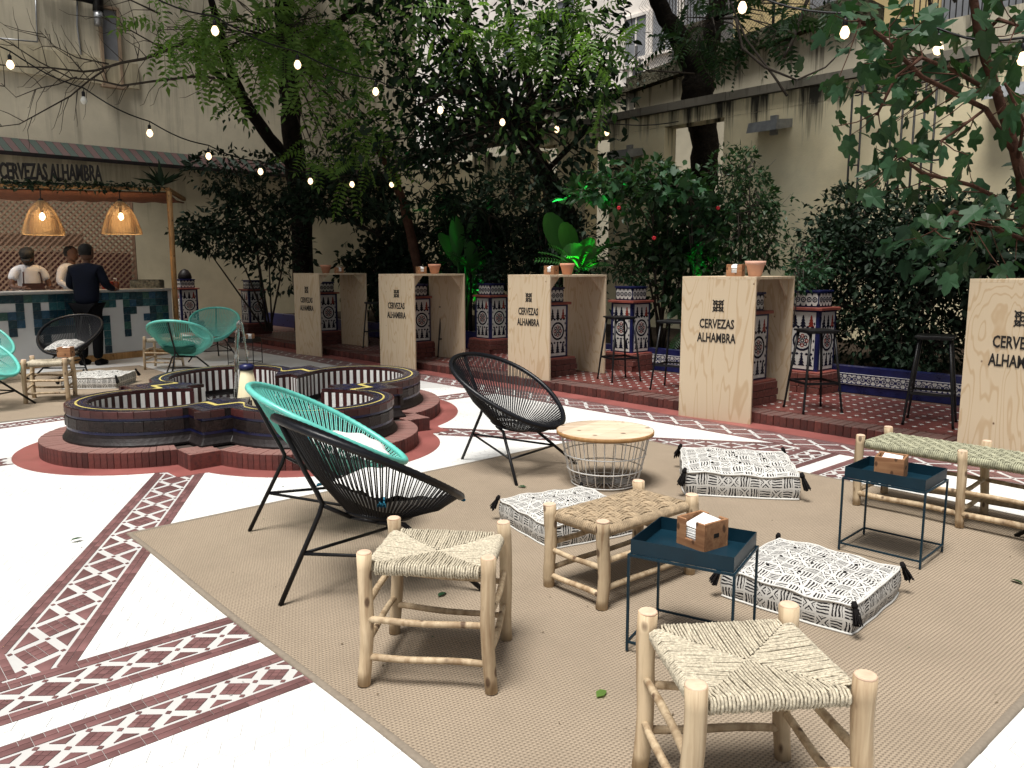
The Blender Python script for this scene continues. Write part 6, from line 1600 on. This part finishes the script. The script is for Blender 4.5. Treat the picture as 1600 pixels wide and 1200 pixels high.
shrub('black green shrub mass behind the first plywood table', [((500, 370, 15), (1.0, .8, .8), 1500), ((560, 330, 15), (.8, .8, .7), 900), ((450, 430, 15.3), (.9, .8, .7), 1000), ((540, 440, 15), (.9, .8, .7), 1000)], 'oval', .15, LF_DARK, (510, 480, 15.4))
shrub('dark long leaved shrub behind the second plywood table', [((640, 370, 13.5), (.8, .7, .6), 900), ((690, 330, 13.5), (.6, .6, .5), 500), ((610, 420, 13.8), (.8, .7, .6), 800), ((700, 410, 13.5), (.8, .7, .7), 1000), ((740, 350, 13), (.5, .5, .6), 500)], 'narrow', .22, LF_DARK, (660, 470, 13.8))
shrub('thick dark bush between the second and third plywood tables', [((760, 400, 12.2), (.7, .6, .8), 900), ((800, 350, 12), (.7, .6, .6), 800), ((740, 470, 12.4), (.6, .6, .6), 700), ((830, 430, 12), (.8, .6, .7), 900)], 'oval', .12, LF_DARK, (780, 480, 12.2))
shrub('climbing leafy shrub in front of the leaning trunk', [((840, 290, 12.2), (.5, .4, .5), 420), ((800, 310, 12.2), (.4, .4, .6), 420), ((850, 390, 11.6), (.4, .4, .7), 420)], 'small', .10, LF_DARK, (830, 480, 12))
def flowers(T):
    for px, py in ((967, 325), (1022, 372), (1122, 325)):
        c = D(px, py, 9.9); m = MB()
        for k in range(6): a = k * 1.05; m.tube([c, c + Vector((math.cos(a) * .02, -.01, math.sin(a) * .02))], [.004, .012], 5)
        obj('flower', m, REDF, T)
shrub('broad leaved shrub with red flowers between the third and fourth plywood tables', [((965, 350, 10.5), (.6, .5, .5), 520), ((930, 330, 10.8), (.4, .4, .4), 260), ((1000, 300, 10.6), (.55, .5, .35), 380), ((1040, 350, 10.4), (.6, .5, .55), 620), ((985, 420, 10.4), (.7, .5, .5), 620), ((1050, 420, 10.2), (.6, .5, .5), 520), ((1040, 285, 10.6), (.4, .4, .25), 200)], 'oval', .13, LF_MID, (1000, 470, 10.6), extra=flowers)
shrub('lobed leaf shrub below the big trunk', [((1060, 300, 10.2), (.45, .4, .3), 90), ((1080, 340, 10), (.45, .4, .35), 110), ((960, 290, 10.5), (.4, .4, .3), 70), ((1030, 330, 10), (.4, .4, .3), 80)], 'lobed', .12, LF_FIG, (1060, 470, 10.4))
shrub('fine leaved olive like bush above the fourth plywood table', [((1155, 335, 9.8), (.38, .4, .5), 700, 14), ((1140, 270, 9.9), (.22, .25, .3), 260, 6), ((1172, 265, 9.8), (.22, .3, .3), 260, 6), ((1185, 335, 9.8), (.2, .3, .4), 260, 6), ((1130, 370, 9.8), (.4, .4, .4), 620, 10), ((1180, 390, 9.6), (.35, .35, .25), 420, 8)], 'small', .075, LF_MID, (1160, 460, 10), tw=.006)
shrub('slender young climber beside the fourth plywood table', [((1212, 385, 8.9), (.07, .08, .14), 90, 5), ((1212, 410, 8.9), (.14, .12, .14), 150, 6), ((1205, 435, 8.9), (.22, .15, .12), 200, 6)], 'small', .07, LF_DARK, (1212, 470, 8.9), tw=.004)
shrub('ivy spilling over the right tiled pedestal', [((1262, 420, 8.7), (.20, .18, .16), 420, 10), ((1250, 440, 8.5), (.14, .14, .14), 240, 6), ((1290, 405, 8.9), (.22, .2, .2), 300, 6)], 'small', .06, LF_FIG, (1262, 440, 8.75), tw=.004, cat='plant', name='ivy_plant', fn='ivy_leaves')
shrub('large dense dark bush right of the tiled pedestal', [((1330, 350, 9.3), (.5, .5, .4), 1400), ((1305, 400, 9.2), (.35, .4, .45), 900), ((1380, 420, 8.9), (.6, .5, .6), 2000), ((1340, 480, 8.9), (.5, .5, .5), 1400), ((1450, 460, 8.7), (.6, .5, .6), 1800), ((1420, 360, 9), (.6, .5, .35), 1200), ((1490, 400, 8.6), (.5, .5, .6), 1300), ((1390, 530, 8.7), (.6, .4, .35), 1000), ((1470, 540, 8.5), (.6, .4, .35), 1000), ((1350, 330, 9.4), (.4, .4, .3), 500)], 'small', .085, LF_DARK, (1400, 560, 8.9))
shrub('leafy bush rising behind the right edge plywood table', [((1540, 380, 8.2), (.6, .5, .5), 700), ((1600, 300, 8.2), (.5, .5, .5), 500), ((1560, 440, 8), (.6, .5, .5), 700), ((1650, 400, 8), (.6, .5, .7), 600)], 'oval', .12, LF_DARK, (1580, 520, 8.3))
shrub('low fern like plants beside the stool left of the fourth plywood table', [((1060, 490, 9.9), (.35, .3, .35), 34, 5), ((1040, 530, 9.8), (.35, .3, .2), 26, 4)], 'fern', .42, LF_MID, (1050, 560, 9.9), cat='fern', name='fern', roll=.4)
shrub('small leafy plant growing over the pedestal behind the bar stool', [((990, 428, 10.7), (.22, .18, .15), 260, 8), ((960, 415, 10.9), (.2, .2, .2), 200, 6)], 'small', .075, LF_MID, (985, 440, 10.7), tw=.004, cat='plant', name='pedestal_plant', fn='ivy_leaves')
shrub('small leafy plant over the pedestal left of the third plywood table', [((770, 425, 12.7), (.24, .18, .16), 260, 8)], 'small', .08, LF_DARK, (770, 440, 12.7), tw=.004, cat='plant', name='pedestal_plant', fn='ivy_leaves')
# banana plants
def banana(label, leaves, base):
    T = thing('banana_plant', label, 'plant', (0, 0, 0)); b = D(*base); b.z = .2
    m = MB()
    for (x0, y0, x1, y1, Y, wd) in leaves:
        A_, B_ = D(x0, y0, Y), D(x1, y1, Y - .25); m.tube([b, b.lerp(A_, .6) + Vector((0, 0, .1)), A_], [.04, .03, .015], 6)
        q = MB(); ax = B_ - A_; sd_ = ax.cross(Vector((0, -1, .35))).normalized(); n = 14; vs = []
        for i in range(n + 1):
            f = i / n; c = A_ + ax * f + Vector((0, 0, -.22 * f * f * ax.length)); w_ = wd * math.sin(math.pi * min(1, f * .93 + .07)) ** .6
            for s in (-1, -.5, 0, .5, 1): vs.append(c + sd_ * s * w_ + Vector((0, .25, 0)) * abs(s) * w_ * .8 + Vector((0, 0, .012 * (i % 2) * abs(s))))
        q.add(vs, [(i * 5 + k, (i + 1) * 5 + k, (i + 1) * 5 + k + 1, i * 5 + k + 1) for i in range(n) for k in range(4)], 0, True); obj('leaf', q, LF_BAN, T)
    obj('stem', m, LF_BAN, T); return T
banana('banana plant with broad paddle leaves above the third plywood table', [(880, 395, 855, 312, 11.9, .17), (895, 400, 880, 330, 11.8, .14), (905, 420, 925, 355, 11.7, .13), (880, 410, 912, 372, 11.7, .14)], (890, 480, 12))
banana('banana plant in shadow left of the third plywood table', [(715, 400, 712, 318, 13.7, .13), (730, 400, 748, 315, 13.7, .12), (722, 420, 685, 345, 13.8, .12), (740, 430, 735, 360, 13.5, .10)], (725, 480, 13.8))
def fern_plant(label, px, py, Y, n, s):
    T = thing('fern', label, 'fern', (0, 0, 0)); c = D(px, py, Y); P = [c + Vector((random.uniform(-.05, .05), random.uniform(-.05, .05), 0)) for _ in range(n)]; d = [(math.cos(k * 2.4) , math.sin(k * 2.4), random.uniform(.5, 1.6)) for k in range(n)]
    ob('fronds', leaf_mesh('fronds', P, d, rng.uniform(.7, 1.1, n) * s, 'fern', LF_BAN, .2), T); m = MB(); m.tube([(c.x, c.y, .2), c], [.03, .02], 6); obj('stem', m, BARK, T)
fern_plant('fern lit green by a garden spotlight right of the third plywood table', 905, 425, 11.2, 14, .62)
fern_plant('small plant lit green by a garden spotlight right of the second plywood table', 735, 425, 13.4, 14, .5)
# reddish thin trunk and farther stems
T = tree('slim reddish trunk rising between the second and third plywood tables'); trunk(T, [(655, 430, 14.5), (632, 320, 14.4), (612, 270, 14.3), (590, 235, 14.2)], [.09, .08, .07, .05], BARKR)
crown(T, 'crown', [((600, 225, 14.2), (.8, .7, .5), 260)], 'oval', .13, LF_MID, tw=.01, trunkpt=D(600, 240, 14.2))
# unseen crowns added above the frame to shade garden, bar and far tables
T = tree('added unseen leaf crowns above terrace and bar that shade the garden')
P, Dr = [], []
for (a, b, z, ra, rb_, rz_, n) in ((-14.5, 9.5, 8.4, 3, 3, 1.2, 3400), (-11.5, 9.0, 8.2, 2.8, 3.2, 1.1, 3400), (-8, 10, 8.2, 2.6, 2.6, 1.0, 2400), (-14, 6.0, 8.0, 2.8, 2.6, 1.0, 2600), (-11.2, 5.4, 7.6, 1.8, 2.2, .9, 1500), (-12, 2.6, 7.6, 3.0, 2.2, .9, 3400), (-9.6, 3.6, 7.6, 1.6, 1.6, .7, 900)):
    c = W(a, b, z); p, d, _ = cloud(c, (ra, rb_, rz_), n, clumps=40, spread=.22); P.append(p); Dr.append(d)
P = np.concatenate(P); ob('crown', leaf_mesh('crown', P, np.concatenate(Dr), rng.uniform(.7, 1.2, len(P)) * .30, 'oval', LF_DARK, .6), T)
m = MB(); m.tube([D(438, -120, 15.5), W(-13.5, 9, 8.2)], [.14, .05], 6); m.tube([D(715, -40, 12.3), W(-10, 9.5, 8)], [.04, .03], 6); obj('limbs', m, BARK, T)

# garland on the canopy edge
T = thing('leaf_garland', 'green leaf garland along the edge of the bar canopy', 'garland', (0, 0, 0)); P = []; Dr = []
for k in range(620):
    f = random.uniform(0, 1) ** 1.0; q = on_c(f, random.gauss(.02, .03)); P.append(q + Vector((random.gauss(0, .02), random.gauss(-.04, .04), 0))); Dr.append((random.gauss(0, 1), random.gauss(-.5, 1), random.gauss(0, .8)))
ob('leaves', leaf_mesh('leaves', P, Dr, rng.uniform(.6, 1.3, len(P)) * .085, 'small', LF_DARK, .8), T)
m = MB(); m.tube([on_c(f, .02 + .01 * math.sin(40 * f)) for f in np.linspace(0, 1, 40)], .012, 5); obj('stem', m, TWIG, T)
T = thing('palm_tuft', 'dark spiky leaf tuft at the canopy corner above the post', 'plant', (0, 0, 0)); c = on_c(.03, .05); n = 16
ob('fronds', leaf_mesh('fronds', [c] * n, [(math.cos(k * 2.4), .3 * math.sin(k * 2.4), random.uniform(.3, 1.2)) for k in range(n)], rng.uniform(.25, .42, n), 'narrow', LF_DARK, .3), T)

# ledge weeds
T = thing('ledge_weeds', 'dry weeds and creepers along the upper ledge', 'weeds', (0, 0, 0)); T['kind'] = 'thing'; P = []; Dr = []
for k in range(900):
    px = random.uniform(985, 1320); b = BU - .2 + random.uniform(-.1, .5); a = at_b(px, b); P.append(W(a, b, zs[0] + (zs[1] - zs[0]) * (a - aa[0]) / (aa[1] - aa[0]) + random.uniform(-.05, .38))); Dr.append((random.gauss(0, 1), random.gauss(0, 1), random.gauss(0, 1)))
ob('foliage', leaf_mesh('foliage', P, Dr, rng.uniform(.6, 1.2, len(P)) * .11, 'small', LF_DARK, .8), T)

# fallen leaves
for px, py, mt, lab in ((685, 938, LF_FIG, 'green leaf lying on the rug under the front left rush stool'), (932, 1097, LF_BRIGHT, 'yellow green leaf sprig on the rug near the bottom edge'), (130, 845, LF_FIG, 'green leaf lying on the white floor at the left'), (1578, 910, LF_MID, 'small green leaf on the rug near the right edge'), (823, 765, LF_FIG, 'pale green leaf on the rug beside the white basket')):
    t = thing('fallen_leaf', lab, 'leaf', G(px, py, .0) + Vector((0, 0, .018)), random.uniform(0, 6)); me = leaf_mesh('blade', [(0, 0, 0)], [(1, .2, .05)], [.06], 'oval', mt, .1); ob('blade', me, t)
# crumbs, petals and dry bits on the floor and the rugs
m = MB(); r3 = random.Random(5)
for k in range(420):
    a, b = r3.uniform(-9, 1), r3.uniform(-.5, 6.2); p = W(a, b)
    if p.y < 1.7 or in_ring(A2(a, b), .02): continue
    z = .0125 if in_rect(A2(a, b), RUG1) or in_rect(A2(a, b), RUG2) else .0045; s_ = r3.uniform(.003, .009); t0 = r3.uniform(0, 6)
    m.add([(p.x + s_ * math.cos(t0 + q_) * f_, p.y + s_ * math.sin(t0 + q_) * f_, z + r3.uniform(0, .002)) for q_, f_ in ((0, 1), (1.7, .5), (3.1, 1.1), (4.6, .4))], [(0, 1, 2, 3)], 0 if r3.random() < .7 else 1)
lt = obj('floor_litter', m, [plain('dry_bits', (.10, .07, .04), .9), LF_FIG]); lt['kind'] = 'stuff'

# ------------------------------------------------------------------ string lights
def festoon(label, bulbs, ends, sag=6, r=.042):
    T = thing('string_lights', label, 'string lights', (0, 0, 0)); hang = [D(x, y - 20 * 10 / Y, Y) for x, y, Y, on in bulbs]
    pts = [D(*ends[0])] + hang + [D(*ends[1])]; m = MB(); P = []
    for i in range(len(pts) - 1):
        for k in range(6): f = k / 6; P.append(pts[i].lerp(pts[i + 1], f) + Vector((0, 0, -.05 * math.sin(math.pi * f))))
    P.append(pts[-1]); m.tube(P, .009, 4); obj('cable', m, BLK, T)
    for (x, y, Y, on), h in zip(bulbs, hang):
        c = D(x, y, Y); m = MB(); m.lathe([(.001, -.052 * r / .04), (r * .7, -.036), (r, -.004), (r * .75, .026), (r * .45, .046)], 12); b = obj('bulb', m, BULB if on else CLEARB, T, loc=c)
        m = MB(); m.lathe([(.017, .044), (.021, .05), (.021, .095), (.012, .11)], 8); m.tube([(0, 0, .10), (h.x - c.x, h.y - c.y, h.z - c.z)], .005, 4); obj('socket', m, BLK, T, loc=c)
CLEARB = plain('unlit_bulb_glass', (.6, .6, .55), .08, .05, 5, 0, .001, .8)
festoon('string of bulbs sloping down from the left edge to the dark shrubs', [(16, 101, 9.5, 1), (131, 157, 10.3, 0), (234, 208, 11, 1), (326, 244, 11.8, 1), (407, 268, 12.5, 1), (485, 283, 13.1, 1), (550, 288, 13.6, 1), (612, 288, 14, 1)], [(-90, 10, 8.9), (680, 262, 14.5)])
festoon('string of bulbs crossing the tree crowns in the middle', [(336, 48, 9.0, 1), (465, 101, 9.8, 1), (587, 143, 10.6, 1), (688, 172, 11.3, 1), (785, 191, 12, 1), (870, 202, 12.6, 1), (948, 207, 13.2, 1)], [(210, -20, 8.4), (1060, 190, 14)])
festoon('string of bulbs hanging across the upper right corner', [(1160, 12, 7.0, 1), (1320, 51, 6.6, 1), (1466, 76, 6.3, 1), (1598, 92, 6.0, 1)], [(1040, -50, 7.4), (1720, 80, 5.8)], r=.038)
# green garden spotlights
for px, py, Y, lab, tgt, pw in ((915, 455, 11.7, 'small garden spotlight shining green on the fern', (905, 392, 11.3), 42), (742, 480, 13.7, 'small garden spotlight shining green on the plant right of the second table', (735, 405, 13.4), 36), (1100, 470, 10.4, 'small garden spotlight shining green into the shrub beside the fourth table', (1095, 385, 10.3), 9), (690, 480, 14.4, 'small garden spotlight shining green behind the second table', (708, 350, 13.6), 14)):
    p = D(px, py, Y); t = thing('garden_spotlight', lab, 'spotlight', p, 0, 'green garden spotlights'); m = MB(); m.tube([(0, 0, -p.z + .2), (0, 0, -.04)], .01, 6); m.lathe([(.03, -.05), (.04, -.02), (.045, .05), (.04, .052)], 12); obj('housing', m, BLK, t)
    li = bpy.data.lights.new('green_spot', 'SPOT'); li.energy = pw * 5; li.color = (.02, 1, .12); li.spot_size = R(55); li.spot_blend = .5; li.shadow_soft_size = .03; lo = bpy.data.objects.new('green_spot', li); col.objects.link(lo); lo.parent = t
    lo.location = (0, 0, .07); lo.rotation_euler = (p - D(*tgt)).to_track_quat('Z', 'Y').to_euler()
